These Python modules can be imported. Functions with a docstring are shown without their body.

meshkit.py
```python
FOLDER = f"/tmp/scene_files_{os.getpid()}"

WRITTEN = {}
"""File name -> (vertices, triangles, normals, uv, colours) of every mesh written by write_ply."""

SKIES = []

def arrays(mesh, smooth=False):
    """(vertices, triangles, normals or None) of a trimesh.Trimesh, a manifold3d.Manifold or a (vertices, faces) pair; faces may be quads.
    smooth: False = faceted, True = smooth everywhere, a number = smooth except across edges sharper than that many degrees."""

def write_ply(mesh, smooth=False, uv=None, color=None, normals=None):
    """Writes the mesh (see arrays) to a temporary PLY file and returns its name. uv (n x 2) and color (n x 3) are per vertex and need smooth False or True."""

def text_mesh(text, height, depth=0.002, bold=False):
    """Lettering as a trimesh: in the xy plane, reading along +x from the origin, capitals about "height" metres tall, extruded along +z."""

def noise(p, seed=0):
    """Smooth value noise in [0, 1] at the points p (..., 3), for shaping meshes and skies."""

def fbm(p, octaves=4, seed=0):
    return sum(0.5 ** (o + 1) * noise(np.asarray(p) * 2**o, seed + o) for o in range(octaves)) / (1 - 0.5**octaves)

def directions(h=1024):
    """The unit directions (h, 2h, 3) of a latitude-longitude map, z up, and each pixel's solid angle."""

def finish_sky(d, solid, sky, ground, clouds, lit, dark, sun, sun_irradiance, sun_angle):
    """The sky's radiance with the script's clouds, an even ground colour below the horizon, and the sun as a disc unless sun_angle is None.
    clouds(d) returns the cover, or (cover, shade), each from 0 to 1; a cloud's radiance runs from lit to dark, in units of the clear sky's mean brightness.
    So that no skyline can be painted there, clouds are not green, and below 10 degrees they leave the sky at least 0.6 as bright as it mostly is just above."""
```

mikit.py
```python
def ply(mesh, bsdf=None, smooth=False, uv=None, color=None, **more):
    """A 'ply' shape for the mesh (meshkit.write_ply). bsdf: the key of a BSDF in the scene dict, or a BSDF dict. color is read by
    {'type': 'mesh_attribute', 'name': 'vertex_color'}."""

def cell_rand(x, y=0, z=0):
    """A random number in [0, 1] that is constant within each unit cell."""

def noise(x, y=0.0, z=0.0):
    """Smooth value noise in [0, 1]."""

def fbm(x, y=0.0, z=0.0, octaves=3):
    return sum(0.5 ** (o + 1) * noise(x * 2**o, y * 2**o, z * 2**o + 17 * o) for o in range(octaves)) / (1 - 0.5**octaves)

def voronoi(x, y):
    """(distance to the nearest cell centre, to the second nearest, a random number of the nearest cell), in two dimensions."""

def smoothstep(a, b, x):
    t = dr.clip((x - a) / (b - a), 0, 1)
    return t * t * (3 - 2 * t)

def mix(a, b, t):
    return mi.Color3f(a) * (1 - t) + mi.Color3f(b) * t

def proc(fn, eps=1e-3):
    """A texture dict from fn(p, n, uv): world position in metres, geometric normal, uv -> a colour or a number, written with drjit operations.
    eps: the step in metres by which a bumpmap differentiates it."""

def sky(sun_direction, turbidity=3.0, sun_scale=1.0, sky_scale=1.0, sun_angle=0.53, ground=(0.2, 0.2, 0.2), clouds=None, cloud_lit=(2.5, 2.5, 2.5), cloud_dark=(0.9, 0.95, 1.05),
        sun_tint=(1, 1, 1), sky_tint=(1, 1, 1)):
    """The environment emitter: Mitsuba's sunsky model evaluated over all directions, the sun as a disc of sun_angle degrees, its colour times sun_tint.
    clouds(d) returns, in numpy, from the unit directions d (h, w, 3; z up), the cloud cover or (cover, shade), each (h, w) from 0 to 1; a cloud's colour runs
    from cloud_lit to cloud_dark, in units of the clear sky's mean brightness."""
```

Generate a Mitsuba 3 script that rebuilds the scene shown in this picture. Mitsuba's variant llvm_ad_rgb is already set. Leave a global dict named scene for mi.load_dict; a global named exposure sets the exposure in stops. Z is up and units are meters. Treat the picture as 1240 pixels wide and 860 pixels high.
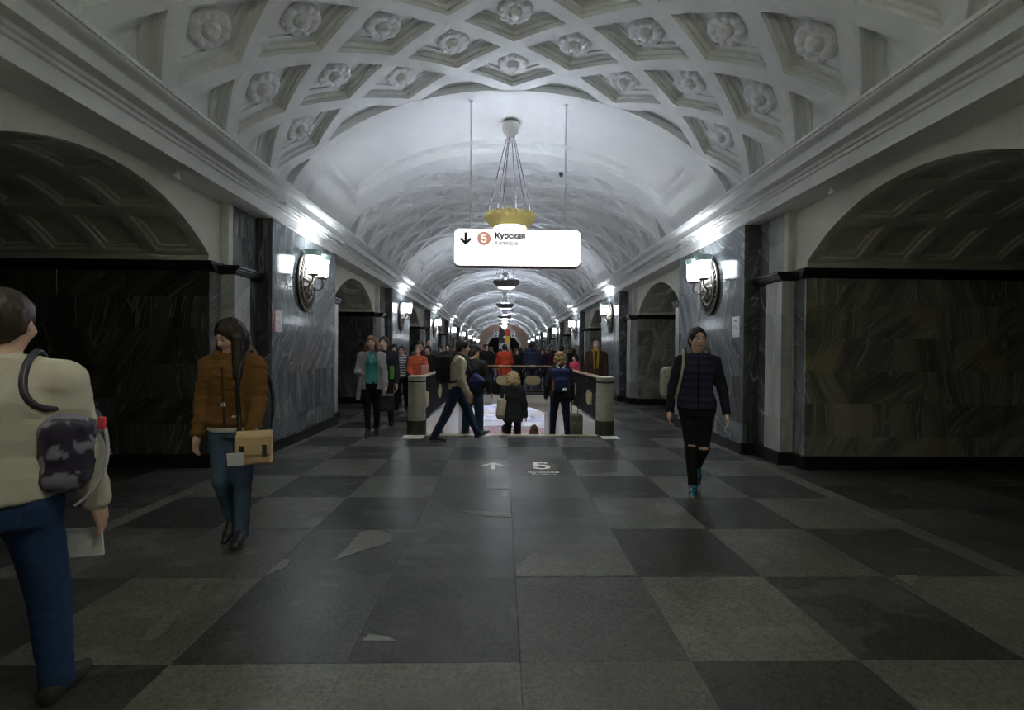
import math
import numpy as np, trimesh, shapely.geometry as sg
import drjit as dr
import mitsuba as mi
import mikit, meshkit
from mikit import noise, fbm, smoothstep, mix, cell_rand, voronoi

T = mi.ScalarTransform4f
rng = np.random.default_rng(7)
scene, labels = {}, {}

# ------------------------------------------------------------------ camera, light levels, exposure
EYE = (-0.112, 0.0, 1.48)
YAW, PITCH, ROLL, FOCAL = 0.0208, -0.0061, 0.0082, 553.0
_f = np.array([math.sin(YAW) * math.cos(PITCH), math.cos(YAW) * math.cos(PITCH), math.sin(PITCH)])
_r = np.array([math.cos(YAW), -math.sin(YAW), 0.0])
_u = np.cross(_r, _f)
_up = math.cos(ROLL) * _u - math.sin(ROLL) * _r
scene['camera'] = {'type': 'perspective', 'fov': math.degrees(2 * math.atan(620 / FOCAL)), 'fov_axis': 'x',
                   'near_clip': 0.05, 'far_clip': 300.0,
                   'to_world': T().look_at(origin=list(EYE), target=[EYE[i] + float(_f[i]) for i in range(3)], up=[float(v) for v in _up])}
exposure = 5.17
SCONCE = (0.26, 0.28, 0.30)          # radiance of the opal shades
BOWL_DOWN = (0.9, 0.93, 1.0)         # chandelier diffuser
BOWL_UP = (6.0, 6.5, 7.8)         # lamps inside the bowl
NEAR_TINT = (0.98, 0.95, 0.68)             # yellow tint given to the unseen lamps beside the viewer for the near vault
SIGN_GLOW = 0.033
LOWER_LAMP = (4.4, 5.2, 7.2)

def lamp(c, w=1.0): return {'type': 'area', 'radiance': {'type': 'rgb', 'value': [float(x) for x in c]}, 'sampling_weight': float(w)}

# ------------------------------------------------------------------ materials
def rgb(c): return {'type': 'rgb', 'value': [float(x) for x in c]}
def prin(col, rough=0.6, spec=0.4, metal=0.0, **k):
    base = col if isinstance(col, dict) else rgb(col)
    d = {'type': 'principled', 'base_color': base, 'roughness': rough, 'specular': spec, 'metallic': metal}
    d.update(k)
    return {'type': 'twosided', 'bsdf': d}
def mat(name, d): scene[name] = d; return name

def plaster_fn(p, n, uv):
    a = fbm(p.x * 1.3 + p.z, p.y * 1.3, p.z * 1.3, 3)
    return mix((0.61, 0.615, 0.595), (0.70, 0.705, 0.69), a)
PLASTER = mat('m_plaster', prin(mikit.proc(plaster_fn), 0.7, 0.2))
PLASTER2 = mat('m_plaster_wall', prin((0.63, 0.625, 0.55), 0.6, 0.25))
ROSE = mat('m_rosette', prin((0.60, 0.60, 0.585), 0.6, 0.25))

def marble(dark, mid, light, vein, f1=1.6, f2=9.0, warm=None):
    def fn(p, n, uv):
        s, q = uv.x, uv.y                      # one pair of random numbers for each slab
        u, v = p.x + p.y + 7.3 * s, p.z + 5.1 * q
        a = 0.5 + 1.5 * s
        c, d = dr.cos(a), dr.sin(a)
        x, y = u * c + v * d, v * c - u * d
        w = fbm(x * 0.9, y * 0.9, s * 9, 3)
        yy = y + 0.22 * w
        band = fbm(x * f1 * 0.5 + w, yy * f2 * 0.75, q * 9, 4)
        fine = fbm(x * 2.6 + w, yy * 42, s * 5, 3)
        ridge = 1 - dr.abs(2 * fbm(x * 0.8 + w, yy * 8.0, q * 21, 3) - 1)
        t = smoothstep(0.28, 0.72, band * 0.72 + fine * 0.28)
        col = mix(dark, mid, t)
        col = mix(col, light, smoothstep(0.95, 0.995, ridge) * vein)
        col = mix(col, light, smoothstep(0.58, 0.80, fine * 0.65 + band * 0.35) * vein)
        if warm is not None:
            col = mix(col, warm, smoothstep(0.55, 0.75, fbm(x * 2.1 + 9, y * 3.1, s * 31, 3)) * 0.55)
        return col * (0.82 + 0.36 * cell_rand(s * 977, q * 733, 3))
    return mikit.proc(fn)
M_JAMB = mat('m_marble_dark', prin(marble((0.024, 0.026, 0.025), (0.075, 0.077, 0.072), (0.20, 0.20, 0.18), 0.5, warm=(0.09, 0.08, 0.05)), 0.22, 0.45))
M_JAMB2 = mat('m_marble_olive', prin(marble((0.12, 0.125, 0.11), (0.31, 0.31, 0.265), (0.50, 0.50, 0.43), 0.5, warm=(0.36, 0.29, 0.16)), 0.22, 0.45))
M_PIL = mat('m_marble_grey', prin(marble((0.085, 0.096, 0.10), (0.185, 0.20, 0.207), (0.39, 0.405, 0.40), 0.5), 0.13, 0.5))
M_LIGHT = mat('m_marble_light', prin(marble((0.33, 0.34, 0.33), (0.46, 0.465, 0.44), (0.58, 0.58, 0.55), 0.5), 0.18, 0.45))
M_SIDE = mat('m_marble_side', prin(marble((0.04, 0.043, 0.045), (0.10, 0.105, 0.105), (0.30, 0.31, 0.30), 0.9), 0.2, 0.45))
BLACK = mat('m_black_granite', prin((0.012, 0.012, 0.013), 0.25, 0.45))
CORE = mat('m_core', prin((0.2, 0.2, 0.19), 0.8, 0.2))

def granite(base, var, green=0.0):
    def fn(p, n, uv):
        g = noise(p.x * 160, p.y * 160, 1.0) * 0.5 + noise(p.x * 75, p.y * 75, 4.0) * 0.5
        d = fbm(p.x * 1.7 + uv.x * 31, p.y * 1.7 + uv.y * 17, uv.x * 13, 4)
        scuff = smoothstep(0.60, 0.72, fbm(p.x * 3.1 + 4 * uv.x, p.y * 5.0, uv.y * 19, 4))
        v = base * (0.62 + 0.76 * g) * (1 + var * (d - 0.5)) * (0.86 + 0.28 * cell_rand(uv.x * 991, uv.y * 737, 1)) + 0.02 * scuff
        return mi.Color3f(v * (1.0 + 0.02 * green), v * (1.0 + 0.03 * green), v * (1.0 - 0.14 * green))
    return mikit.proc(fn)
F_DARK = mat('m_floor_dark', prin(granite(0.040, 0.9, 0.2), 0.35, 0.42))
F_MID = mat('m_floor_mid', prin(granite(0.060, 0.9, 0.3), 0.35, 0.42))
F_LIGHT = mat('m_floor_light', prin(granite(0.088, 0.9, 0.8), 0.36, 0.5))
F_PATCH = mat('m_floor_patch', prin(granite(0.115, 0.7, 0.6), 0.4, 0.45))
def far_floor(p, n, uv):
    chk = dr.abs(dr.floor((p.x + 0.0155) / 0.8236) + dr.floor((p.y - 2.992) / 0.8236))
    odd = chk - 2 * dr.floor(chk / 2)
    g = noise(p.x * 60, p.y * 60, 1.0)
    return mix((0.042, 0.042, 0.039), (0.088, 0.09, 0.078), odd) * (0.8 + 0.4 * g)
F_FAR = mat('m_floor_far', prin(mikit.proc(far_floor), 0.35, 0.42))

BRONZE = mat('m_bronze', prin((0.11, 0.095, 0.08), 0.5, 0.5, 0.4))
BRONZE_PALE = mat('m_bronze_pale', prin((0.36, 0.33, 0.29), 0.5, 0.4, 0.2))
BACKLIT_GREY = mat('m_dull_bronze', prin((0.22, 0.21, 0.205), 0.5, 0.4, 0.3))  # backlit look of the farther bowls put into the colour as grey
GOLD = mat('m_gold', prin((0.70, 0.58, 0.20), 0.42, 0.5, 0.25))
STEEL = mat('m_steel', prin((0.42, 0.41, 0.38), 0.35, 0.5, 0.7))
IRON = mat('m_iron', prin((0.015, 0.015, 0.016), 0.45, 0.4))
CABLE = mat('m_cable', prin((0.10, 0.09, 0.10), 0.45, 0.5))
WHITE = mat('m_white_paint', prin((0.78, 0.78, 0.77), 0.45, 0.4))
PAPER = mat('m_paper', prin((0.72, 0.73, 0.75), 0.6, 0.3))
RED = mat('m_red', prin((0.62, 0.06, 0.09), 0.5, 0.4))
INK = mat('m_ink', prin((0.03, 0.03, 0.035), 0.5, 0.3))
GREYINK = mat('m_grey_ink', prin((0.25, 0.25, 0.26), 0.5, 0.3))
WOOD = mat('m_wood', prin((0.30, 0.19, 0.095), 0.35, 0.45))
DARKWOOD = mat('m_dark_wood', prin((0.06, 0.028, 0.018), 0.3, 0.45))
def post_fn(p, n, uv):
    g = noise(p.x * 90 + uv.x * 3, p.y * 90, p.z * 90)
    return mix((0.31, 0.295, 0.23), (0.42, 0.40, 0.32), fbm(p.x * 8, p.y * 8, p.z * 8, 3)) * (0.85 + 0.25 * g)
POST = mat('m_post', prin(mikit.proc(post_fn), 0.35, 0.4))
POSTBASE = mat('m_post_base', prin((0.045, 0.043, 0.036), 0.35, 0.4))
CREAM = mat('m_cream_stone', prin((0.56, 0.55, 0.48), 0.4, 0.4))
NOSING = mat('m_nosing', prin((0.36, 0.33, 0.22), 0.4, 0.4))
FLOORPAINT = mat('m_floor_paint', prin((0.82, 0.81, 0.76), 0.5, 0.3))
FLOORBROWN = mat('m_floor_brown', prin((0.115, 0.085, 0.072), 0.45, 0.4))
def redfloor_fn(p, n, uv):
    a, b = p.x * 1.6 + p.y * 1.6, p.x * 1.6 - p.y * 1.6
    fa, fb = a - dr.floor(a), b - dr.floor(b)
    line = dr.select((fa < 0.1) | (fb < 0.1), mi.Float(1), mi.Float(0))
    return mix((0.16, 0.06, 0.042), (0.36, 0.30, 0.25), line)
REDFLOOR = mat('m_red_floor', prin(mikit.proc(redfloor_fn), 0.3, 0.45))
def vcol(rough=0.75, spec=0.25): return prin({'type': 'mesh_attribute', 'name': 'vertex_color'}, rough, spec)
CLOTH = mat('m_cloth', vcol(0.8, 0.2))
SKIN = mat('m_skin', vcol(0.5, 0.35))
HAIR = mat('m_hair', vcol(0.42, 0.4))
LEATHER = mat('m_leather', vcol(0.35, 0.45))

# ------------------------------------------------------------------ helpers
_count = {}
def numbered(key):
    n = _count.get(key, 0); _count[key] = n + 1
    return key if n == 0 else f'{key}_{n:03d}'
def obj(name, mesh, bsdf, parent=None, smooth=False, uv=None, color=None, **more):
    key = numbered(name if parent is None else f'{parent}__{name}')
    scene[key] = mikit.ply(mesh, bsdf, smooth, uv=uv, color=color, **more)
    return key
def put(name, shape, to_world, parent=None):
    key = numbered(name if parent is None else f'{parent}__{name}')
    scene[key] = {**shape, 'to_world': to_world}
    return key
def thing(name, label, cat, group=None):
    key = numbered(name)
    labels[key] = {'label': label, 'category': cat}
    if group: labels[key]['group'] = group
    return key
def tag(key, label, cat, group=None):
    labels[key] = {'label': label, 'category': cat}
    if group: labels[key]['group'] = group
    return key
def struct(key, label=None):
    labels[key] = {'kind': 'structure'}
    if label: labels[key]['label'] = label
    return key
def stuff(key, label=None):
    labels[key] = {'kind': 'stuff'}
    if label: labels[key]['label'] = label
    return key

def cat(ms): return trimesh.util.concatenate([m for m in ms])
def box(x0, x1, y0, y1, z0, z1, b=0.0):
    lo, hi = np.array([min(x0, x1), min(y0, y1), min(z0, z1)], float), np.array([max(x0, x1), max(y0, y1), max(z0, z1)], float)
    if b <= 0:
        m = trimesh.creation.box(hi - lo); m.apply_translation((lo + hi) / 2); return m
    b = min(b, 0.45 * float((hi - lo).min()))
    P = []
    for ax in range(3):
        for c in np.ndindex(2, 2, 2):
            q = np.where(np.array(c) == 1, hi, lo)
            s = np.where(np.array(c) == 1, -1, 1) * b
            d = s.copy(); d[ax] = 0
            P.append(q + d)
    return trimesh.convex.convex_hull(np.array(P))
def slab(name, x0, x1, y0, y1, z0, z1, m, parent, b=0.004):
    g = box(x0, x1, y0, y1, z0, z1, b)
    uv = np.tile(rng.random(2), (len(g.vertices), 1))
    return obj(name, g, m, parent, uv=uv)
def seeded(ms):
    uv = [np.tile(rng.random(2), (len(m.vertices), 1)) for m in ms]
    return cat(ms), np.vstack(uv)
def lathe(profile, n=32, center=(0, 0, 0)):
    pr = np.array(profile, float)
    a = np.arange(n) * 2 * math.pi / n
    v = np.stack([pr[:, None, 0] * np.cos(a), pr[:, None, 0] * np.sin(a), np.repeat(pr[:, 1:2], n, 1)], -1).reshape(-1, 3) + center
    f = []
    k = len(pr)
    i = np.arange(k - 1)[:, None] * n; j = np.arange(n)[None]; j2 = (j + 1) % n
    q = np.stack([i + j, i + j2, i + n + j2, i + n + j], -1).reshape(-1, 4)
    f = np.vstack([q[:, [0, 1, 2]], q[:, [0, 2, 3]]])
    m = trimesh.Trimesh(v, f, process=False)
    return m
def tube(pts, r, n=8):
    pts = np.asarray(pts, float); r = np.broadcast_to(np.asarray(r, float), len(pts))
    d = np.gradient(pts, axis=0); d /= np.linalg.norm(d, axis=1, keepdims=True) + 1e-12
    ref = np.array([0.31, 0.17, 0.93]) if abs(d[:, 2]).mean() < 0.8 else np.array([1.0, 0.2, 0])
    x = np.cross(d, ref); x /= np.linalg.norm(x, axis=1, keepdims=True); y = np.cross(d, x)
    a = np.arange(n) * 2 * math.pi / n
    v = (pts[:, None] + r[:, None, None] * (np.cos(a)[None, :, None] * x[:, None] + np.sin(a)[None, :, None] * y[:, None])).reshape(-1, 3)
    k = len(pts)
    i = np.arange(k - 1)[:, None] * n; j = np.arange(n)[None]; j2 = (j + 1) % n
    q = np.stack([i + j, i + j2, i + n + j2, i + n + j], -1).reshape(-1, 4)
    f = [np.vstack([q[:, [0, 1, 2]], q[:, [0, 2, 3]]])]
    v = np.vstack([v, pts[:1], pts[-1:]])
    jj = np.arange(n); j2 = (jj + 1) % n
    f.append(np.stack([j2, jj, np.full(n, k * n)], 1)); f.append(np.stack([(k - 1) * n + jj, (k - 1) * n + j2, np.full(n, k * n + 1)], 1))
    m = trimesh.Trimesh(v, np.vstack(f), process=False)
    return m
def extrude_y(profile, y0, y1):
    """A closed (x, z) polygon swept along y."""
    m = trimesh.creation.extrude_polygon(sg.Polygon(profile), y1 - y0, engine='earcut')
    v = m.vertices.copy()
    m.vertices = np.stack([v[:, 0], y1 - v[:, 2], v[:, 1]], 1)
    return m
def extrude_x(poly, x0, x1):
    """A (y, z) polygon swept along x from x0 to x1."""
    m = trimesh.creation.extrude_polygon(poly, abs(x1 - x0), engine='earcut')
    v = m.vertices.copy()
    m.vertices = np.stack([v[:, 2] + min(x0, x1), v[:, 0], v[:, 1]], 1)
    return m
def flat(mesh, pos, rx=0.0, rz=0.0):
    """Lettering lying in xy turned by rx about x then rz about z and moved."""
    m = mesh.copy()
    m.apply_transform(trimesh.transformations.rotation_matrix(rx, [1, 0, 0]))
    m.apply_transform(trimesh.transformations.rotation_matrix(rz, [0, 0, 1]))
    m.apply_translation(pos); return m
# ------------------------------------------------------------------ the hall: bays of 7.25 m, pylon centres at YC + 7.25 k
YC, BAY, NB, YEND, YBACK = 7.95, 7.25, 8, 62.6, -5.3
HP, HC, HB, HJ = 1.25, 1.51, 1.89, 2.13          # half widths: pilaster, side slab, light slab, jamb corner
XP, XC_, XB, XA = 3.46, 3.68, 3.63, 3.80
DEEP = 7.0
VA, VB, VZ = 3.3, 1.96, 3.348                     # the vault's ellipse
ARCH_Z, ARCH_RISE, ARCH_HALF = 2.66, 0.61, BAY / 2 - HJ
ARCH_R = (ARCH_HALF**2 + ARCH_RISE**2) / (2 * ARCH_RISE)
_t = np.linspace(0, math.pi / 2, 2000)
_s = np.concatenate([[0], np.cumsum(np.hypot(np.diff(VA * np.sin(_t)), np.diff(VB * np.cos(_t))))])
def vpt(s, y, d=0.0):
    """A point of the vault: arc length s from the crown, y along the hall, d behind the surface."""
    s, y, d = np.broadcast_arrays(np.asarray(s, float), np.asarray(y, float), np.asarray(d, float))
    t = np.interp(np.abs(s), _s, _t) * np.sign(s)
    over = np.maximum(np.abs(s) - _s[-1], 0)
    nx, nz = np.sin(t) / VA, np.cos(t) / VB
    n = np.hypot(nx, nz)
    return np.stack([VA * np.sin(t) + d * nx / n, y, VZ + VB * np.cos(t) - over + d * nz / n], -1)

def subdiv(pts, closed, k):
    pts = np.asarray(pts, float)
    nxt = np.roll(pts, -1, 0) if closed else pts[1:]
    cur = pts if closed else pts[:-1]
    out = [cur + (nxt - cur) * i / k for i in range(k)]
    out = np.stack(out, 1).reshape(-1, 2)
    return out if closed else np.vstack([out, pts[-1:]])
def loft(loops, closed=True, fill=None, k=3, flip=False):
    """Loops of (s, y) points with depths, joined one to the next over the vault; fill: the (s, y) point that closes the last one."""
    V, F, n = [], [], None
    for pts, d in loops:
        q = subdiv(pts, closed, k); n = len(q)
        V.append(vpt(q[:, 0], q[:, 1], d))
    m = n if closed else n - 1
    for a in range(len(loops) - 1):
        for i in range(m):
            j = (i + 1) % n
            p, q, r, s = a * n + i, a * n + j, (a + 1) * n + j, (a + 1) * n + i
            F += [[p, q, r], [p, r, s]]
    if fill is not None:
        c = len(loops) * n
        V.append(vpt([fill[0]], [fill[1]], loops[-1][1]))
        o = (len(loops) - 1) * n
        F += [[o + i, o + (i + 1) % n, c] for i in range(m)]
    f = np.array(F)
    return trimesh.Trimesh(np.vstack(V), f[:, ::-1] if flip else f, process=False)

CS, CY = 0.75, 0.475                               # half diagonals of a lattice cell
STEPS = [(1.0, 0.0), (0.79, 0.0), (0.78, 0.05), (0.72, 0.055), (0.71, 0.10), (0.50, 0.10), (0.49, 0.122)]
def coffer_mesh(s0):
    d = np.array([[CS, 0], [0, CY], [-CS, 0], [0, -CY]])
    return loft([(d * k + [s0, 0], z) for k, z in STEPS], True, (s0, 0), 3)
def half_y(s0, up):
    """A cell cut by the edge of a rib: its lattice bars and a field that runs into the rib."""
    g = 1 if up else -1
    L = []
    for k, z in ((1.0, 0.0), (0.79, 0.0), (0.78, 0.11)):
        L.append((np.array([[s0 - CS * k, 0], [s0, g * CY * k], [s0 + CS * k, 0]]), z))
    m = loft(L, False, (s0, 0), 4, flip=up)
    return m
def half_s(sg_):
    s0 = sg_ * 5 * CS
    L = []
    for k, z in STEPS:
        L.append((np.array([[s0, -CY * k], [s0 - sg_ * CS * k, 0], [s0, CY * k]]), z))
    return loft(L, False, (s0, 0), 3, flip=sg_ > 0)
def quarter(sg_, up):
    s0, g = sg_ * 5 * CS, (1 if up else -1)
    L = [(np.array([[s0 - sg_ * CS * k, 0], [s0, g * CY * k]]), z) for k, z in ((1.0, 0.0), (0.79, 0.0), (0.78, 0.11))]
    return loft(L, False, (s0, 0), 3, flip=(sg_ > 0) != up)
def rosette_mesh(s0):
    """A round flower: two whorls of cupped, ribbed petals round a curled heart, standing on the coffer's field."""
    n, V, F = 60, [], []
    R = 0.205
    rs = [1.0, 1.0, 0.96, 0.88, 0.76, 0.62, 0.52, 0.46, 0.40, 0.35, 0.32, 0.26, 0.18, 0.09]
    hs = [0.0, 0.028, 0.046, 0.058, 0.064, 0.062, 0.052, 0.044, 0.050, 0.070, 0.088, 0.100, 0.106, 0.109]
    a = np.arange(n) * 2 * math.pi / n
    lobe = np.abs(np.cos(5 * a + 0.3)) ** 0.55                    # ten petals
    for i, (r, hgt) in enumerate(zip(rs, hs)):
        if i <= 5: rr, hh = R * r * (0.91 + 0.09 * lobe), hgt * (0.70 + 0.30 * lobe)
        elif i <= 8: rr, hh = R * r + 0 * a, hgt + 0 * a
        else: rr, hh = R * r + 0 * a, hgt + 0.004 * np.cos(8 * a) * (i < 12)
        V.append(np.stack([rr * np.cos(a), rr * np.sin(a), 0.125 - hh], -1))
    V = np.vstack(V); k = len(rs)
    i = np.arange(k - 1)[:, None] * n; j = np.arange(n)[None]; j2 = (j + 1) % n
    q = np.stack([i + j, i + j2, i + n + j2, i + n + j], -1).reshape(-1, 4)
    F = np.vstack([q[:, [0, 1, 2]], q[:, [0, 2, 3]], np.stack([(k - 1) * n + np.arange(n), (k - 1) * n + (np.arange(n) + 1) % n, np.full(n, k * n)], 1)])
    V = np.vstack([V, [[0, 0, 0.125 - 0.110]]])
    v = vpt(s0 + V[:, 0], V[:, 1], V[:, 2])
    return trimesh.Trimesh(v, F, process=False)

struct('ceiling', 'white plaster barrel vault with diamond coffers, rosettes and smooth cross ribs')
ceiling_back = []
sh = {}
for j in range(-4, 5):
    sh['c', j] = mikit.ply(coffer_mesh(j * CS), PLASTER, False)
    if abs(j) < 5: sh['r', j] = mikit.ply(rosette_mesh(j * CS), ROSE, 35)
for j in (-3, -1, 1, 3):
    for up in (False, True): sh['h', j, up] = mikit.ply(half_y(j * CS, up), PLASTER, False)
for g in (-1, 1):
    sh['e', g] = mikit.ply(half_s(g), PLASTER, False)
    for up in (False, True): sh['q', g, up] = mikit.ply(quarter(g, up), PLASTER, False)
far = []
def vault_piece(kind, key, y, near, rosette=None):
    if near:
        k = put('coffer', sh[key], T().translate([0, y, 0]), 'ceiling')
        if rosette is not None: put('rosette', sh['r', rosette], T().translate([0, y, 0]), k)
    else:
        for kk in [key] + ([('r', rosette)] if rosette is not None else []):
            v, f = meshkit.WRITTEN[sh[kk]['filename']][:2]
            if kk[0] == 'r' and y > 34: continue
            far.append(trimesh.Trimesh(v + np.array([0, y, 0]), f, process=False))
for b in range(-1, NB + 1):
    y0 = YC + HP + BAY * (b - 1)
    near = 0 <= b <= 3
    for j in range(-4, 5):
        if j % 2 == 0:
            for m in range(5): vault_piece('c', ('c', j), y0 + CY + 2 * CY * m, near, j)
        else:
            for m in range(1, 5): vault_piece('c', ('c', j), y0 + 2 * CY * m, near, j)
            vault_piece('h', ('h', j, True), y0, near); vault_piece('h', ('h', j, False), y0 + 10 * CY, near)
    for g in (-1, 1):
        for m in range(1, 5): vault_piece('e', ('e', g), y0 + 2 * CY * m, near)
        vault_piece('q', ('q', g, True), y0, near); vault_piece('q', ('q', g, False), y0 + 10 * CY, near)
k = obj('coffering', cat(far), PLASTER, 'ceiling', False); stuff(k)
# ribs: a band flush with the lattice, its long panel recessed in two steps
def rib_mesh():
    S = 3.95
    ss = np.linspace(-S, S, 61)
    V, F = [], []
    def grid(sa, ya, da):
        o = sum(len(v) for v in V)
        V.append(vpt(sa[:, None], ya[None, :], da[None, :] if np.ndim(da) else da).reshape(-1, 3))
        n, m = len(sa), len(ya)
        i = (np.arange(n - 1)[:, None] * m + np.arange(m - 1)[None]).ravel() + o
        F.append(np.vstack([np.stack([i, i + 1, i + m + 1], 1), np.stack([i, i + m + 1, i + m], 1)]))
    S1, S2 = 3.2, 3.0
    inner = np.linspace(-S1, S1, 49); deep = np.linspace(-S2, S2, 45)
    # cross-section along y: (y, depth) from edge to edge
    sect = np.array([(-1.25, 0.22), (-1.25, 0.0), (-0.80, 0.0)])
    for g in (-1, 1): grid(ss, sect[:, 0] * (1 if g < 0 else -1), sect[:, 1])
    for g in (-1, 1):
        grid(np.linspace(g * S1, g * S, 7), np.array([-0.80, 0.80]), np.array([0.0, 0.0]))
    se = np.array([(-0.80, 0.0), (-0.79, 0.075), (-0.62, 0.075)])
    for g in (-1, 1): grid(inner, se[:, 0] * (1 if g < 0 else -1), se[:, 1])
    for g in (-1, 1): grid(np.linspace(g * S2, g * S1, 4), np.array([-0.62, 0.62]), np.array([0.075, 0.075]))
    sd = np.array([(-0.62, 0.075), (-0.61, 0.15), (0.61, 0.15), (0.62, 0.075)])
    grid(deep, sd[:, 0], sd[:, 1])
    for s_, y_, a, b_ in ((S1, 0.80, 0.0, 0.075), (S2, 0.62, 0.075, 0.15)):   # the panel's ends
        for g in (-1, 1):
            o = sum(len(v) for v in V)
            V.append(vpt([g * s_] * 4, [-y_, y_, y_, -y_], [a, a, b_, b_]))
            F.append(np.array([[0, 1, 2], [0, 2, 3]]) + o)
    return trimesh.Trimesh(np.vstack(V), np.vstack(F), process=False)
rib = mikit.ply(rib_mesh(), PLASTER, 30)
for b in range(-1, NB): put('rib', rib, T().translate([0, YC + BAY * b, 0]), 'ceiling')

# ------------------------------------------------------------------ side walls
CORNICE = [(4.3, 3.395), (3.42, 3.395), (3.42, 3.545), (3.39, 3.55), (3.39, 3.583), (3.355, 3.588), (3.355, 3.625), (3.24, 3.625), (3.24, 3.735),
           (3.228, 3.742), (3.215, 3.745)] + [(3.215 - 0.095 * math.sin(a) , 3.745 + 0.035 * (1 - math.cos(a)) * 1.0) for a in np.linspace(0.1, math.pi / 2, 7)] + \
          [(3.118, 3.785), (3.10, 3.787), (3.10, 3.822), (3.26, 3.84), (4.3, 3.84)]
STRING = [(0.0, 2.47), (-0.012, 2.47), (-0.016, 2.492), (-0.034, 2.496), (-0.036, 2.52), (-0.054, 2.524), (-0.056, 2.55), (-0.072, 2.556), (-0.072, 2.59), (0.0, 2.59)]
def passage_poly(c, half, extra):
    """(y, z) outline of a passage's arched opening, a little larger by extra."""
    r = ARCH_R + extra
    zc = ARCH_Z - (ARCH_R - ARCH_RISE)
    a = math.asin(min(1, (half) / r))
    arc = [(c + r * math.sin(t), zc + r * math.cos(t)) for t in np.linspace(a, -a, 33)]
    return sg.Polygon([(c + half, -0.5)] + arc + [(c - half, -0.5)])
def string_course(sd, parent):
    pass
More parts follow.
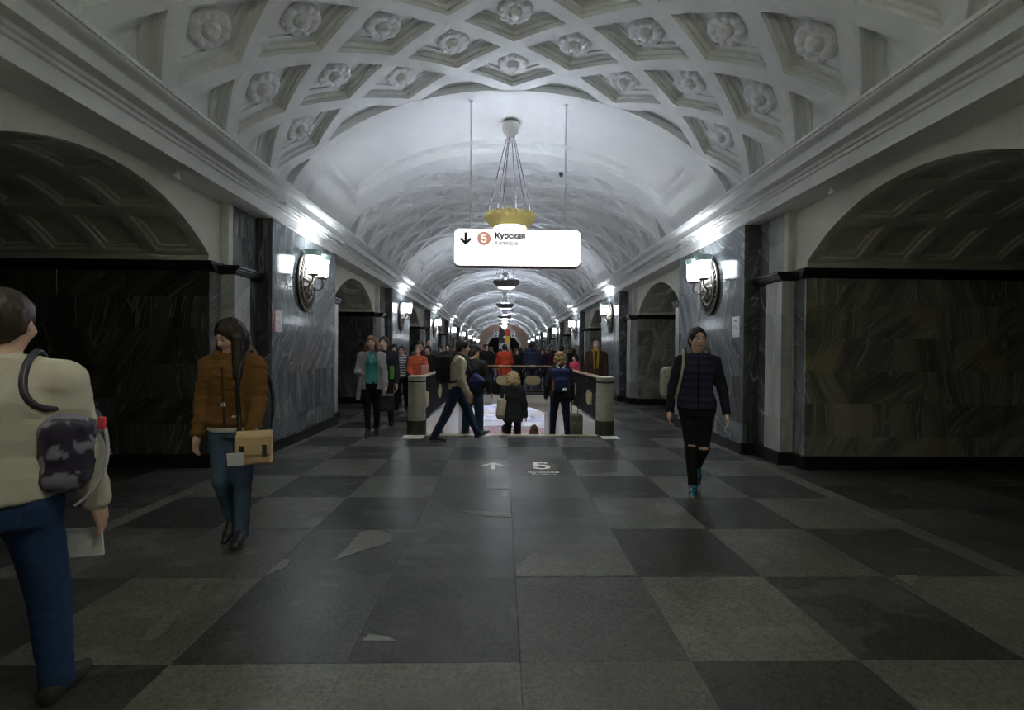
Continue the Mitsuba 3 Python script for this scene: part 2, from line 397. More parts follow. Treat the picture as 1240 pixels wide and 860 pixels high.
for sd, nm in ((-1, 'wall_left'), (1, 'wall_right')):
    W = nm
    outline = sg.Polygon([(YBACK, -0.4), (YEND, -0.4), (YEND, 3.84), (YBACK, 3.84)])
    for k in range(-1, NB): outline = outline.difference(passage_poly(YC + BAY * k - BAY / 2, ARCH_HALF + 0.03, 0.09))
    outline = outline.difference(sg.box(-6, -1, YBACK + 0.01, 4)) if False else outline
    core = extrude_x(outline, sd * 3.86, sd * DEEP)
    scene[W] = mikit.ply(core, CORE, False)
    struct(W, 'wall of grey marble pylons with arched side passages, ' + ('left' if sd < 0 else 'right') + ' of the stairwell')
    m = extrude_y([(sd * x, z) for x, z in (CORNICE if sd > 0 else CORNICE[::-1])], YBACK, YEND)
    obj('cornice', m, PLASTER, W, False)
    far_slabs, far_uv = [], []
    for k in range(-1, NB):
        yc = YC + BAY * k
        near = 0 <= k <= 3
        def S(x0, x1, y0, y1, z0, z1, mt, name='marble_slab', b=0.004):
            slab(name, x0, x1, y0, y1, z0, z1, mt, W, b)
        # pilaster: five courses of two slabs, the dado apart
        zs = [0.165, 0.452, 1.15, 1.88, 2.63, 3.41]
        for a in range(5):
            cut = yc + (0.28 if a % 2 else -0.22) + 0.1 * rng.random()
            if a == 0: cuts = [-HP, -0.42, 0.31, HP]
            else: cuts = [-HP, cut - yc, HP]
            for c0, c1 in zip(cuts[:-1], cuts[1:]):
                S(sd * XP, sd * (XP + 0.06), yc + c0, yc + c1, zs[a], zs[a + 1], M_PIL, b=0.003)
        S(sd * (XP + 0.05), sd * 3.9, yc - HP + 0.02, yc + HP - 0.02, 0, 3.41, CORE, 'pilaster_core', 0)
        for g in (-1, 1):
            zz = [0.165, 0.9, 1.75, 2.6, 3.41]
            for a in range(4):      # the pilaster's sides
                S(sd * (XP + 0.002), sd * 3.70, yc + g * HP, yc + g * (HP - 0.03), zz[a], zz[a + 1], M_SIDE)
            for z0, z1 in ((0.165, 1.1), (1.1, 2.47)):
                S(sd * XC_, sd * 3.87, yc + g * HP, yc + g * HC, z0, z1, M_SIDE)
            for z0, z1, mt in ((0.165, 0.62, M_LIGHT), (0.62, 1.30, M_LIGHT), (1.30, 2.02, M_LIGHT), (2.02, 2.47, M_LIGHT)):
                S(sd * XB, sd * 3.87, yc + g * HC, yc + g * HB, z0, z1, mt)
            for z0, z1 in ((0.165, 0.75), (0.75, 1.6), (1.6, 2.47)):
                S(sd * XA, sd * 3.87, yc + g * HB, yc + g * (HJ - 0.03), z0, z1, M_PIL)
            # above the string course: a pale slab panel in a plaster frame
            S(sd * 3.70, sd * 3.87, yc + g * HP, yc + g * 1.46, 2.59, 3.40, M_PIL, 'marble_slab')
            S(sd * 3.70, sd * 3.87, yc + g * 1.46, yc + g * 1.80, 2.59, 3.02, M_LIGHT if sd > 0 else M_PIL, 'marble_slab')
            S(sd * 3.70, sd * 3.87, yc + g * 1.46, yc + g * 1.80, 3.02, 3.40, M_LIGHT if sd > 0 else M_PIL, 'marble_slab')
            obj('frame_strip', box(sd * 3.70, sd * 3.87, yc + g * 1.80, yc + g * 1.90, 2.59, 3.40, 0.006), PLASTER2, W)
            # jamb of the passage
            yj = yc + g * HJ
            if g < 0:
                rows = [0.165, 0.42, 0.85, 1.27, 1.69, 2.12, 2.47] if sd > 0 else [0.165, 0.55, 0.86, 1.30, 1.75, 2.15, 2.47]
                for a in range(6):
                    ofs = [0.0, 0.33, -0.12, 0.45, 0.1, -0.3][(a + (k if sd > 0 else k + 2)) % 6]
                    xs = [3.80] + [x for x in (4.52 + ofs, 5.45 + ofs * 0.7, 6.3 + ofs * 0.4) if 3.95 < x < 6.9] + [DEEP]
                    for x0, x1 in zip(xs[:-1], xs[1:]):
                        S(sd * x0, sd * x1, yj, yj + 0.03, rows[a], rows[a + 1], M_JAMB2 if sd > 0 else M_JAMB)
            else:
                S(sd * 3.80, sd * DEEP, yj, yj - 0.03, 0.165, 2.47, M_JAMB)
            # dark string course round the corner, and the light strip on top of it
            prof = [(sd * (XB + x), z) for x, z in STRING]
            prof = [(sd * 3.86, 2.47)] + prof[1:-1] + [(sd * 3.86, 2.59)]
            ya, yb = sorted((yc + g * HP, yc + g * (HB + 0.02)))
            obj('string_course', extrude_y(prof if sd > 0 else prof[::-1], ya, yb), BLACK, W)
            prof = [(sd * 3.86, 2.47)] + [(sd * (XA + x), z) for x, z in STRING[1:-1]] + [(sd * 3.86, 2.59)]
            ya, yb = sorted((yc + g * (HB + 0.02), yc + g * HJ))
            obj('string_course', extrude_y(prof if sd > 0 else prof[::-1], ya, yb), BLACK, W)
            pj = [(yj - g * 0.03, 2.47)] + [(yj - g * x, z) for x, z in STRING[1:-1]] + [(yj - g * 0.03, 2.59)]
            mj = extrude_x(sg.Polygon(pj), sd * (XA - 0.072), sd * DEEP)
            obj('string_course', mj, BLACK, W)
            obj('impost_strip', box(sd * (XA + 0.001), sd * DEEP, yj + g * 0.012, yj - g * 0.03, 2.59, 2.665, 0.004), PLASTER2, W)
            # black granite plinths
            for x_, u0, u1 in ((XP, 0, HP), (XB, HP, HB), (XA, HB, HJ)):
                if u0 == 0: 
                    if g > 0: continue
                    obj('plinth_block', box(sd * (x_ - 0.05), sd * 3.87, yc - u1 - 0.05, yc + u1 + 0.05, -0.02, 0.165, 0.006), BLACK, W)
                else:
                    obj('plinth_block', box(sd * (x_ - 0.045), sd * 3.87, yc + g * u0, yc + g * (u1 + (0.03 if u1 < HJ else 0.04)), -0.02, 0.165, 0.006), BLACK, W)
            obj('plinth_block', box(sd * (XA - 0.045), sd * DEEP, yj + g * 0.045, yj - g * 0.03, -0.02, 0.165, 0.006), BLACK, W)
        # the plaster face over the passage before this pylon, with its segmental arch
        c = yc - BAY / 2
        face = sg.box(c - BAY / 2 + 1.85, 2.59, c + BAY / 2 - 1.85, 3.42).difference(passage_poly(c, ARCH_HALF, 0.0))
        for part in getattr(face, 'geoms', [face]):
            obj('arch_face', extrude_x(part, sd * XA, sd * 3.87), PLASTER2, W)
        # coffered vault of the passage: five rows of panels
        if k <= 4:
            zc = ARCH_Z - (ARCH_R - ARCH_RISE); amax = math.asin(ARCH_HALF / ARCH_R)
            nr = 5; da = 2 * amax / nr
            def apt(a, x, d): return [sd * x, c + (ARCH_R + d) * math.sin(a), zc + (ARCH_R + d) * math.cos(a)]
            xs = np.arange(3.87, DEEP + 0.01, (DEEP - 3.87) / 5)
            for r in range(nr):
                for q in range(5):
                    a0, a1, x0, x1 = -amax + r * da, -amax + (r + 1) * da, xs[q], xs[q + 1]
                    V, F = [], []
                    loops = [(0, 0), (0.07, 0.0), (0.085, 0.03), (0.12, 0.03), (0.13, 0.06)]
                    for e, d in loops:
                        ea = e / ARCH_R
                        aa = np.linspace(a0 + ea, a1 - ea, 4)
                        ring = [apt(a, x0 + e, d) for a in aa] + [apt(a, x1 - e, d) for a in aa[::-1]]
                        V += ring
                    n = 8
                    for l in range(len(loops) - 1):
                        for i in range(n):
                            p, q2, r2, s2 = l * n + i, l * n + (i + 1) % n, (l + 1) * n + (i + 1) % n, (l + 1) * n + i
                            F += [[p, q2, r2], [p, r2, s2]]
                    o = (len(loops) - 1) * n
                    for i in range(3): F += [[o + i, o + i + 1, o + 6 - i], [o + i, o + 6 - i, o + 7 - i]]
                    obj('passage_coffer', trimesh.Trimesh(np.array(V), np.array(F), process=False), PLASTER2, W)

# slabs beyond the three hundred nearest of each wall become one mesh
def gather(parent, name, keep, new, mt_of):
    keys = [k for k in scene if k == f'{parent}__{name}' or k.startswith(f'{parent}__{name}_') and k[len(parent) + len(name) + 3:].isdigit()]
    def dist(k):
        v = meshkit.WRITTEN[scene[k]['filename']][0]; c = v.mean(0)
        size = np.sort(v.max(0) - v.min(0))[1:].prod()
        return -size / (c[1] ** 2 + 1) if c[1] > 2.4 else 0
    order = sorted(keys, key=dist)
    by = {}
    for k in order[keep:]:
        by.setdefault(scene[k]['bsdf']['id'], []).append(scene.pop(k)['filename'])
    for m_, files in by.items():
        V, F, U, o = [], [], [], 0
        for fn_ in files:
            v, f, _, uv, _ = meshkit.WRITTEN[fn_]
            V.append(v); F.append(f + o); o += len(v); U.append(uv if uv is not None else np.zeros((len(v), 2)))
        k2 = obj(new, trimesh.Trimesh(np.vstack(V), np.vstack(F), process=False), m_, parent, uv=np.vstack(U)); stuff(k2)
for W in ('wall_left', 'wall_right'):
    gather(W, 'marble_slab', 300, 'marble_facing', None)
    gather(W, 'passage_coffer', 60, 'passage_coffering', None)

# ends of the hall and the platform halls outside the pylons
def endwall(name, y0, y1, arch):
    o = sg.box(-7.1, -0.4, 7.1, 6.2)
    if arch:
        o = o.difference(sg.Polygon([(-2.2, -0.5), (2.2, -0.5)] + [(2.2 * math.cos(t), 2.0 + 1.9 * math.sin(t)) for t in np.linspace(0, math.pi, 25)]))
    m = trimesh.creation.extrude_polygon(o, y1 - y0, engine='earcut'); v = m.vertices
    m.vertices = np.stack([v[:, 0], y1 - v[:, 2], v[:, 1]], 1)
    scene[name] = mikit.ply(m, 'm_end_wall', False); return struct(name)
mat('m_end_wall', prin((0.52, 0.36, 0.29), 0.6, 0.3))
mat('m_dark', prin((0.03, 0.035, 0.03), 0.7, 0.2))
endwall('wall_end', YEND, YEND + 0.5, True)
endwall('wall_back', YBACK - 0.5, YBACK, False)
# the archway's white surround, dark lobby and inner doors
arc = [(2.2 * math.cos(t), 2.0 + 1.9 * math.sin(t)) for t in np.linspace(0, math.pi, 25)]
outer = [(2.55 * math.cos(t), 2.0 + 2.25 * math.sin(t)) for t in np.linspace(0, math.pi, 25)]
ring = sg.Polygon([(2.55, 0)] + outer + [(-2.55, 0), (-2.2, 0)] + arc[::-1] + [(2.2, 0)])
m = trimesh.creation.extrude_polygon(ring, 0.15, engine='earcut'); v = m.vertices
m.vertices = np.stack([v[:, 0], YEND - v[:, 2], v[:, 1]], 1)
obj('arch_surround', m, PLASTER, 'wall_end')
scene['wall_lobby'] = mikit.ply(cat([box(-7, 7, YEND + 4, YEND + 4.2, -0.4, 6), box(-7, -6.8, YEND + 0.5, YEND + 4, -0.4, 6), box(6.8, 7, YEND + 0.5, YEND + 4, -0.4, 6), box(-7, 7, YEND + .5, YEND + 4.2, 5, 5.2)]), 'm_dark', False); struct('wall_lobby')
for sd, nm in ((-1, 'left'), (1, 'right')):
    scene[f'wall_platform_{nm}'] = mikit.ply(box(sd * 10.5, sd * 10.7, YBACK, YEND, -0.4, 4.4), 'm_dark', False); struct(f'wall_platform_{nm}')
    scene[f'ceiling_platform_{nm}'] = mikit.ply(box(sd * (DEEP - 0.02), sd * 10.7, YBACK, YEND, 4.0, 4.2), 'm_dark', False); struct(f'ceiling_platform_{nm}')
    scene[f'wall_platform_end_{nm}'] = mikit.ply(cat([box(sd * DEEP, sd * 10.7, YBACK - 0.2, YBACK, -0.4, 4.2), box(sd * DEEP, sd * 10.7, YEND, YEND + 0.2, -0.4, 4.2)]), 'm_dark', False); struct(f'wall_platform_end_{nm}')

# ------------------------------------------------------------------ floor
SX0, SX1, SY0, SY1 = -1.62, 1.76, 8.22, 15.9        # the stairwell
TW, J0, R0 = 0.8236, -0.0155, 2.992
full = sg.box(-10.7, YBACK - 0.1, 10.7, YEND + 4.2).difference(sg.box(SX0, SY0, SX1, SY1))
m = trimesh.creation.extrude_polygon(full, 0.25, engine='earcut'); m.apply_translation([0, 0, -0.254])
scene['floor'] = mikit.ply(m, F_FAR, False); struct('floor', 'dark and grey granite checkerboard floor of the station hall')
TONE = {}
light_odd = True
special = {(-1, -1): 2, (-1, 0): 0, (0, 0): 1, (1, 0): 2, (2, 0): 0, (-2, 0): 0, (-3, 0): 2, (-4, 0): 0, (3, 0): 2,
           (-1, 1): 0, (0, 1): 1, (1, 1): 0, (2, 1): 2, (3, 1): 0, (-2, 1): 0, (-3, 1): 1, (-4, 1): 1,
           (-1, 2): 1, (-2, 2): 0, (-3, 2): 2, (-4, 2): 0, (0, 2): 1, (1, 2): 2, (2, 2): 0, (3, 2): 2,
           (-1, 3): 1, (0, 3): 2, (1, 3): 0, (2, 3): 2, (3, 3): 0, (-2, 3): 2, (-3, 3): 0, (-4, 3): 2,
           (-1, 4): 2, (0, 4): 1, (1, 4): 2, (-2, 4): 0, (-3, 4): 2, (-4, 4): 0, (2, 4): 0, (3, 4): 2}
tops = {0: F_DARK, 1: F_MID, 2: F_LIGHT}
for r in range(-2, 18):
    for c in range(-4, 4):
        x0, y0 = J0 + c * TW, R0 + (r - 1) * TW
        pieces = sg.box(x0, y0, x0 + TW, y0 + TW).difference(sg.box(SX0, SY0 - 0.14, SX1, SY1 + 0.2))
        for g in getattr(pieces, 'geoms', [pieces]):
            if g.is_empty or g.area < 0.01: continue
            bx = g.bounds
            if g.area < 0.98 * (bx[2] - bx[0]) * (bx[3] - bx[1]): continue
            tone = special.get((c, r), 2 if (c + r) % 2 else 0)
            slab('tile', bx[0], bx[2], bx[1], bx[3], -0.014, 0.0015 * rng.random(), tops[tone], 'floor', 0.0025)
for sd in (-1, 1):                                     # the border strip along the pylons and the paving of the passages
    xa = (J0 + 4 * TW) if sd > 0 else (J0 - 4 * TW)
    for r in range(-2, 18):
        y0 = R0 + (r - 1) * TW
        slab('tile', xa, sd * 3.46, y0, y0 + TW, -0.014, 0.001 * rng.random(), F_LIGHT, 'floor', 0.0025)
    for k in range(0, 3):
        c = YC + BAY * k - BAY / 2
        for q in range(4):
            for r in range(4):
                y0 = c - ARCH_HALF + r * ARCH_HALF / 2
                slab('tile', sd * (3.46 + 0.88 * q), sd * (3.46 + 0.88 * (q + 1)), y0, y0 + ARCH_HALF / 2, -0.014, 0.001 * rng.random(), (F_DARK, F_MID)[(q + r) % 2 if r else 0], 'floor', 0.0025)
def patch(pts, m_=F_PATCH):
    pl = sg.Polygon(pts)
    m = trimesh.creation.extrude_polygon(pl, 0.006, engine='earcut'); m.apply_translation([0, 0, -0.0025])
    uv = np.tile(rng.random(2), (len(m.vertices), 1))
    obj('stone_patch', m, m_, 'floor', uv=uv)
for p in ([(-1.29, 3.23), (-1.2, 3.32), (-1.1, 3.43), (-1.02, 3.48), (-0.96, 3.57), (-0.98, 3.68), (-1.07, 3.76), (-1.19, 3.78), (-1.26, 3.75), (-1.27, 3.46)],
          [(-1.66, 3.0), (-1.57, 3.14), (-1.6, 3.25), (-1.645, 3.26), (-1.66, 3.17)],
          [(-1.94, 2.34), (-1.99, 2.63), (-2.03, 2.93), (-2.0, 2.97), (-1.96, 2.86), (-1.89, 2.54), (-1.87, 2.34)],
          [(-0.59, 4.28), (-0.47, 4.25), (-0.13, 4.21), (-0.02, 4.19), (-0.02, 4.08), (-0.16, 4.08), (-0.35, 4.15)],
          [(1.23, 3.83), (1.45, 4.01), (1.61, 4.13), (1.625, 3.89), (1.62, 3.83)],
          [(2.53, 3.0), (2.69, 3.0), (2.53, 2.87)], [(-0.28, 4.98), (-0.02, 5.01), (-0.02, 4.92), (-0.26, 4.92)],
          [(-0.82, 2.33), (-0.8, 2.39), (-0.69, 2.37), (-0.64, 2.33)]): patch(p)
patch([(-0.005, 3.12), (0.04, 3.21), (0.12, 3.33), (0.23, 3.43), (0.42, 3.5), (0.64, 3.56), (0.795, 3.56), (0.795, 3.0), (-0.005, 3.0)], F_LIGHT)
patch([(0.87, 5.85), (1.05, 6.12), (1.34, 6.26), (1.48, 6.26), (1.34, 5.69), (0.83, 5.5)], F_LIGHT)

# painted wayfinding on the floor: arrow, number five in a brown disc, the station's name
k = thing('floor_marking', 'white arrow and number 5 with the station name painted on the floor before the stairs', 'floor marking')
ar = sg.Polygon([(-0.205, 5.75), (-0.205, 5.99), (-0.335, 5.90), (-0.385, 5.94), (-0.225, 6.10), (-0.07, 5.94), (-0.12, 5.90), (-0.245 + 0.10, 5.975), (-0.245 + 0.10, 5.99), (-0.17, 5.99)]) if False else \
     sg.Polygon([(-0.252, 5.75), (-0.252, 6.0), (-0.345, 5.90), (-0.385, 5.935), (-0.225, 6.11), (-0.068, 5.935), (-0.108, 5.90), (-0.2, 6.0), (-0.2, 5.75)])
m = trimesh.creation.extrude_polygon(ar, 0.0015, engine='earcut'); m.apply_translation([0, 0, 0.0022]); obj('arrow', m, FLOORPAINT, k)
disc = trimesh.creation.extrude_polygon(sg.Point(0.405, 5.9).buffer(0.23, 24), 0.001, engine='earcut'); disc.apply_translation([0, 0, 0.0022]); obj('disc', disc, FLOORBROWN, k)
m = meshkit.text_mesh('5', 0.33, 0.001, True); m.apply_translation([0.405 - m.bounds[:, 0].mean(), 5.77, 0.0036]); obj('number', m, FLOORPAINT, k)
m = meshkit.text_mesh('Курская', 0.07, 0.001, True); m.apply_translation([0.405 - m.bounds[:, 0].mean(), 5.58, 0.0030]); obj('lettering', m, FLOORPAINT, k)
m = meshkit.text_mesh('Kurskaya', 0.05, 0.001, False); m.apply_translation([0.405 - m.bounds[:, 0].mean(), 5.50, 0.0030]); obj('lettering', m, FLOORPAINT, k)

# ------------------------------------------------------------------ stairwell
slab('nosing_strip', SX0 + 0.16, SX1 - 0.17, SY0 - 0.14, SY0 + 0.02, -0.14, 0.002, NOSING, 'floor')
slab('nosing_strip', SX0 - 0.21, SX0 + 0.155, SY0 - 0.47, SY0 - 0.14, -0.02, 0.004, CREAM, 'floor')
slab('nosing_strip', SX1 - 0.13, SX1 + 0.18, SY0 - 0.42, SY0 - 0.14, -0.02, 0.004, CREAM, 'floor')
st = thing('staircase', 'wide stone stairs sinking through the hall floor between the cream posts', 'staircase')
RISE, RUN, ZL = 0.162, 0.30, -2.592
for i in range(16):
    z = -RISE * (i + 1)
    slab('step', SX0 + 0.024, SX1 - 0.024, SY0 + RUN * i, SY0 + RUN * (i + 1) + 0.03, z - 0.162, z, CREAM if i % 16 else CREAM, st, 0.008)
Y0L = SY0 + RUN * 16
# walls of the well and the lower passage
scene['wall_stairwell_left'] = mikit.ply(box(SX0 - 0.5, SX0, SY0 - 0.02, SY1 + 0.12, ZL - 0.1, -0.27), CREAM, False); struct('wall_stairwell_left')
scene['wall_stairwell_right'] = mikit.ply(box(SX1, SX1 + 0.5, SY0 - 0.02, SY1 + 0.12, ZL - 0.1, -0.27), CREAM, False); struct('wall_stairwell_right')
for sd, x in ((-1, SX0), (1, SX1)):
    a, b = sorted((x + sd * 0.14, x - sd * 0.012))
    obj('coping', box(a, b, SY0 + 0.1, SY1 + 0.1, -0.27, 0.07, 0.012), CREAM, 'wall_stairwell_left' if sd < 0 else 'wall_stairwell_right')
    x1 = x - sd * 0.02
    m = trimesh.Trimesh(*[np.array(q) for q in ([[x, SY0, -0.42], [x, Y0L, ZL - 0.2], [x, Y0L, ZL + 0.22], [x, SY0, 0.0], [x1, SY0, -0.42], [x1, Y0L, ZL - 0.2], [x1, Y0L, ZL + 0.22], [x1, SY0, 0.0]],
        [[0, 1, 2], [0, 2, 3], [4, 6, 5], [4, 7, 6], [3, 2, 6], [3, 6, 7], [0, 4, 5], [0, 5, 1], [0, 3, 7], [0, 7, 4], [1, 5, 6], [1, 6, 2]])])
    obj('stringer', m, CREAM, 'wall_stairwell_left' if sd < 0 else 'wall_stairwell_right')
WHITEWALL = mat('m_white_wall', prin((0.72, 0.73, 0.76), 0.6, 0.3))
scene['floor_lower'] = mikit.ply(box(-4.2, 4.2, Y0L - 0.3, 26.5, ZL - 0.15, ZL), REDFLOOR, False); struct('floor_lower', 'red and white patterned stone floor at the foot of the stairs')
# the portal under the far edge: fascia with a shallow arched opening, white jambs
pa = sg.box(-2.1, ZL, 2.25, -0.25)
op = sg.Polygon([(-1.5, ZL - 0.1), (1.36, ZL - 0.1), (1.36, -0.62)] + [(x, -0.62 + 0.29 * (1 - ((x + 0.07) / 1.43) ** 2)) for x in np.linspace(1.3, -1.44, 21)] + [(-1.5, -0.62)])
pa = pa.difference(op)
m = trimesh.creation.extrude_polygon(pa, 0.3, engine='earcut'); v = m.vertices
m.vertices = np.stack([v[:, 0], SY1 + 0.4 - v[:, 2], v[:, 1]], 1)
scene['wall_portal'] = mikit.ply(m, CREAM, False); struct('wall_portal', 'cream stone fascia with a shallow arch beneath the far railing')
obj('jamb', box(1.36, 1.52, SY1 + 0.06, SY1 + 0.14, ZL, -0.6, 0.01), WHITE, 'wall_portal')
obj('jamb', box(-1.62, -1.5, SY1 + 0.06, SY1 + 0.14, ZL, -0.6, 0.01), WHITE, 'wall_portal')
obj('fascia_slab', box(SX0, SX1, SY1 - 0.02, SY1 - 0.001, -0.30, 0.004, 0.004), CREAM, 'wall_portal')
obj('edge_trim', box(SX0, SX1, SY1 - 0.03, SY1 + 0.12, 0.004, 0.03, 0.006), BLACK, 'wall_portal')
# lower hall beyond: side walls, arched ceiling, curved white end wall with mouldings
ends = [(3.9 * math.sin(a), 21.6 + 3.9 * math.cos(a)) for a in np.linspace(-math.pi / 2, math.pi / 2, 33)]
def curved(r0, r1, z0, z1):
    out = [(r1 * math.sin(a), 21.6 + r1 * math.cos(a)) for a in np.linspace(-math.pi / 2, math.pi / 2, 49)]
    inn = [(r0 * math.sin(a), 21.6 + r0 * math.cos(a)) for a in np.linspace(math.pi / 2, -math.pi / 2, 49)]
    m = trimesh.creation.extrude_polygon(sg.Polygon(out + inn), z1 - z0, engine='earcut'); m.apply_translation([0, 0, z0]); return m
scene['wall_lower'] = mikit.ply(cat([curved(3.9, 4.15, ZL, -0.26), box(-4.15, -3.9, SY1 + 0.3, 21.6, ZL, -0.26), box(3.9, 4.15, SY1 + 0.3, 21.6, ZL, -0.26)]), WHITEWALL, False); struct('wall_lower')
obj('moulding', curved(3.62, 3.9, -2.05, -1.90), CREAM, 'wall_lower', 30)
obj('moulding', curved(3.75, 3.9, -1.90, -1.72), CREAM, 'wall_lower', 30)
obj('moulding', curved(3.66, 3.9, ZL, -2.3), CREAM, 'wall_lower', 30)
scene['ceiling_lower'] = mikit.ply(box(-4.2, 4.2, SY1 + 0.35, 26.5, -0.33, -0.25), WHITEWALL, False); struct('ceiling_lower')
k = tag(obj('ceiling_lamp', lathe([(0.0, -0.42), (0.45, -0.40), (0.5, -0.345), (0.0, -0.345)], 24, (0.0, 19.6, 0)), WHITE, None, False, emitter=lamp(LOWER_LAMP, 2.0)), 'round flush lamp added out of sight on the ceiling to light the lower passage', 'lamp')  # unseen lamp added to brighten the passage below
for sd, x in ((-1, SX0 + 0.12), (1, SX1 - 0.12)):
    k = thing('stair_handrail', 'dark wooden handrail sloping down the ' + ('left' if sd < 0 else 'right') + ' wall of the stairs', 'handrail')
    m = tube([(x, SY0 + 2.0, 0.87 - 1.08), (x, Y0L, ZL + 0.87), (x, Y0L + 0.35, ZL + 0.87)], 0.035, 8); obj('rail', m, DARKWOOD, k, 40)
    for q in range(4):
        yy = SY0 + 2.3 + 0.75 * q; zz = 0.87 - (yy - SY0) * RISE / RUN - 0.03
        obj('bracket', tube([(x, yy, zz), (x, yy, zz - 0.08), (x + sd * 0.12, yy, zz - 0.08)], 0.01, 6), IRON, k)
# posts
POSTP = [(0.172, 0.0), (0.172, 0.245), (0.165, 0.255), (0.155, 0.26), (0.155, 0.93), (0.158, 0.935)]
for sd, x, y, txt in ((-1, -1.642, 8.23, 'left'), (1, 1.762, 8.30, 'right')):
    k = thing('stair_post', 'round cream stone post with a dark base, ' + txt + ' of the stair opening', 'post')
    obj('base', lathe([(0.0, 0.25), (0.168, 0.25), (0.172, 0.245), (0.172, 0.0)][::-1], 40, (x, y, 0.002)), POSTBASE, k, 40)
    obj('shaft', lathe([(0.157, 0.252), (0.157, 0.935)], 40, (x, y, 0)), POST, k, 40)
    obj('neck_band', lathe([(0.157, 0.935), (0.166, 0.938), (0.168, 0.95), (0.166, 0.962), (0.157, 0.965)], 40, (x, y, 0)), IRON, k, 40)
    obj('capital', lathe([(0.157, 0.964), (0.158, 1.01), (0.165, 1.016), (0.165, 1.034), (0.155, 1.043), (0.0, 1.044)], 40, (x, y, 0)), POST, k, 40)
# railings
def railing(p0, p1, label, plaques, n):
    k = thing('stair_railing', label, 'railing')
    p0, p1 = np.array(p0, float), np.array(p1, float); L = np.linalg.norm(p1 - p0); d = (p1 - p0) / L
    ang = math.atan2(d[1], d[0])
    M = trimesh.transformations.rotation_matrix(ang, [0, 0, 1]); M[:2, 3] = p0
    def add(name, m, b, sm=False):
        m.apply_transform(M); obj(name, m, b, k, sm)
    prof = sg.Polygon([(-0.055, 0.975), (0.055, 0.975), (0.06, 0.99), (0.052, 1.012), (0.03, 1.022), (-0.03, 1.022), (-0.052, 1.012), (-0.06, 0.99)])
    m = extrude_x(prof, 0, L); add('handrail', m, WOOD)
    add('top_bar', box(0, L, -0.02, 0.02, 0.94, 0.975), IRON); add('bottom_bar', box(0, L, -0.02, 0.02, 0.09, 0.125), IRON)
    for i in range(n):
        x = L * (i + 0.5) / n
        add('baluster', box(x - 0.011, x + 0.011, -0.011, 0.011, 0.125, 0.94), IRON)
    for x in plaques:
        o = sg.Polygon([(x + 0.26 * math.copysign(abs(math.cos(t)) ** 0.75, math.cos(t)), 0.50 + 0.165 * math.copysign(abs(math.sin(t)) ** 0.75, math.sin(t))) for t in np.linspace(0, 2 * math.pi, 29)[:-1]])
        m = trimesh.creation.extrude_polygon(o, 0.05, engine='earcut'); v = m.vertices; m.vertices = np.stack([v[:, 0], 0.025 - v[:, 2], v[:, 1]], 1)
        i2 = sg.Polygon([(x + 0.20 * math.cos(t), 0.50 + 0.12 * math.sin(t)) for t in np.linspace(0, 2 * math.pi, 25)[:-1]])
        m2 = trimesh.creation.extrude_polygon(i2, 0.075, engine='earcut'); v = m2.vertices; m2.vertices = np.stack([v[:, 0], 0.0375 - v[:, 2], v[:, 1]], 1)
        add('plaque', cat([m, m2]), 'm_plaque')
    return k
mat('m_plaque', prin((0.40, 0.33, 0.19), 0.45, 0.4, 0.2))
railing((SX0 - 0.06, SY1 + 0.06), (SX1 + 0.06, SY1 + 0.06), 'railing with bronze plaques crossing the far end of the stair opening', (0.62, 1.62, 2.64), 22)
railing((SX0 - 0.06, SY0 + 0.205), (SX0 - 0.06, SY1 - 0.0), 'black iron railing along the left side of the stair opening', (1.0, 3.0, 5.2), 50)
railing((SX1 + 0.06, SY0 + 0.26), (SX1 + 0.06, SY1 - 0.0), 'black iron railing along the right side of the stair opening', (1.6, 3.6, 5.6), 50)

# ------------------------------------------------------------------ wall lamps
def shade_mesh():
    pr = [(0.0, 0.0), (0.06, 0.0), (0.105, 0.015), (0.122, 0.05), (0.126, 0.12), (0.128, 0.24), (0.130, 0.30), (0.138, 0.34), (0.150, 0.375), (0.156, 0.39), (0.152, 0.392), (0.13, 0.335), (0.12, 0.30), (0.118, 0.06), (0.0, 0.03)]
    return lathe(pr, 24)
SHADE = mikit.ply(shade_mesh(), WHITE, 50, emitter={'type': 'area', 'radiance': rgb(SCONCE)})
LIP = mikit.ply(lathe([(0.131, 0.30), (0.14, 0.342), (0.152, 0.377), (0.158, 0.395), (0.154, 0.397), (0.135, 0.335)], 24), 'm_lip', 50)
mat('m_lip', prin((0.55, 0.72, 0.68), 0.2, 0.5))
def oval(rx, rz, n): return [(rx * math.cos(t), rz * math.sin(t)) for t in np.linspace(0, 2 * math.pi, n + 1)[:-1]]
def plate_mesh():
    """Openwork oval plate in the (y, z) plane, 5 mm to 45 mm from the wall; two rings of pierced slots."""
    P = sg.Polygon(oval(0.33, 0.48, 72))
    for i in range(28):
        a0, a1 = 2 * math.pi * (i + 0.17) / 28, 2 * math.pi * (i + 0.83) / 28
        P = P.difference(sg.Polygon([(r * 0.33 * math.cos(a), r * 0.48 * math.sin(a)) for r, a in ((0.72, a0), (0.92, a0), (0.92, a1), (0.72, a1))]))
    for i in range(22):
        a0, a1 = 2 * math.pi * (i + 0.2) / 22, 2 * math.pi * (i + 0.8) / 22
        P = P.difference(sg.Polygon([(r * 0.33 * math.cos(a), r * 0.48 * math.sin(a)) for r, a in ((0.45, a0), (0.57, a0), (0.57, a1), (0.45, a1))]))
    return extrude_x(P, 0.03, 0.05)
def oring(rx, rz, rt, x, n=48):
    pts = np.array([[x, rx * math.cos(t), rz * math.sin(t)] for t in np.linspace(0, 2 * math.pi, n + 1)])
    return tube(pts, rt, 6)
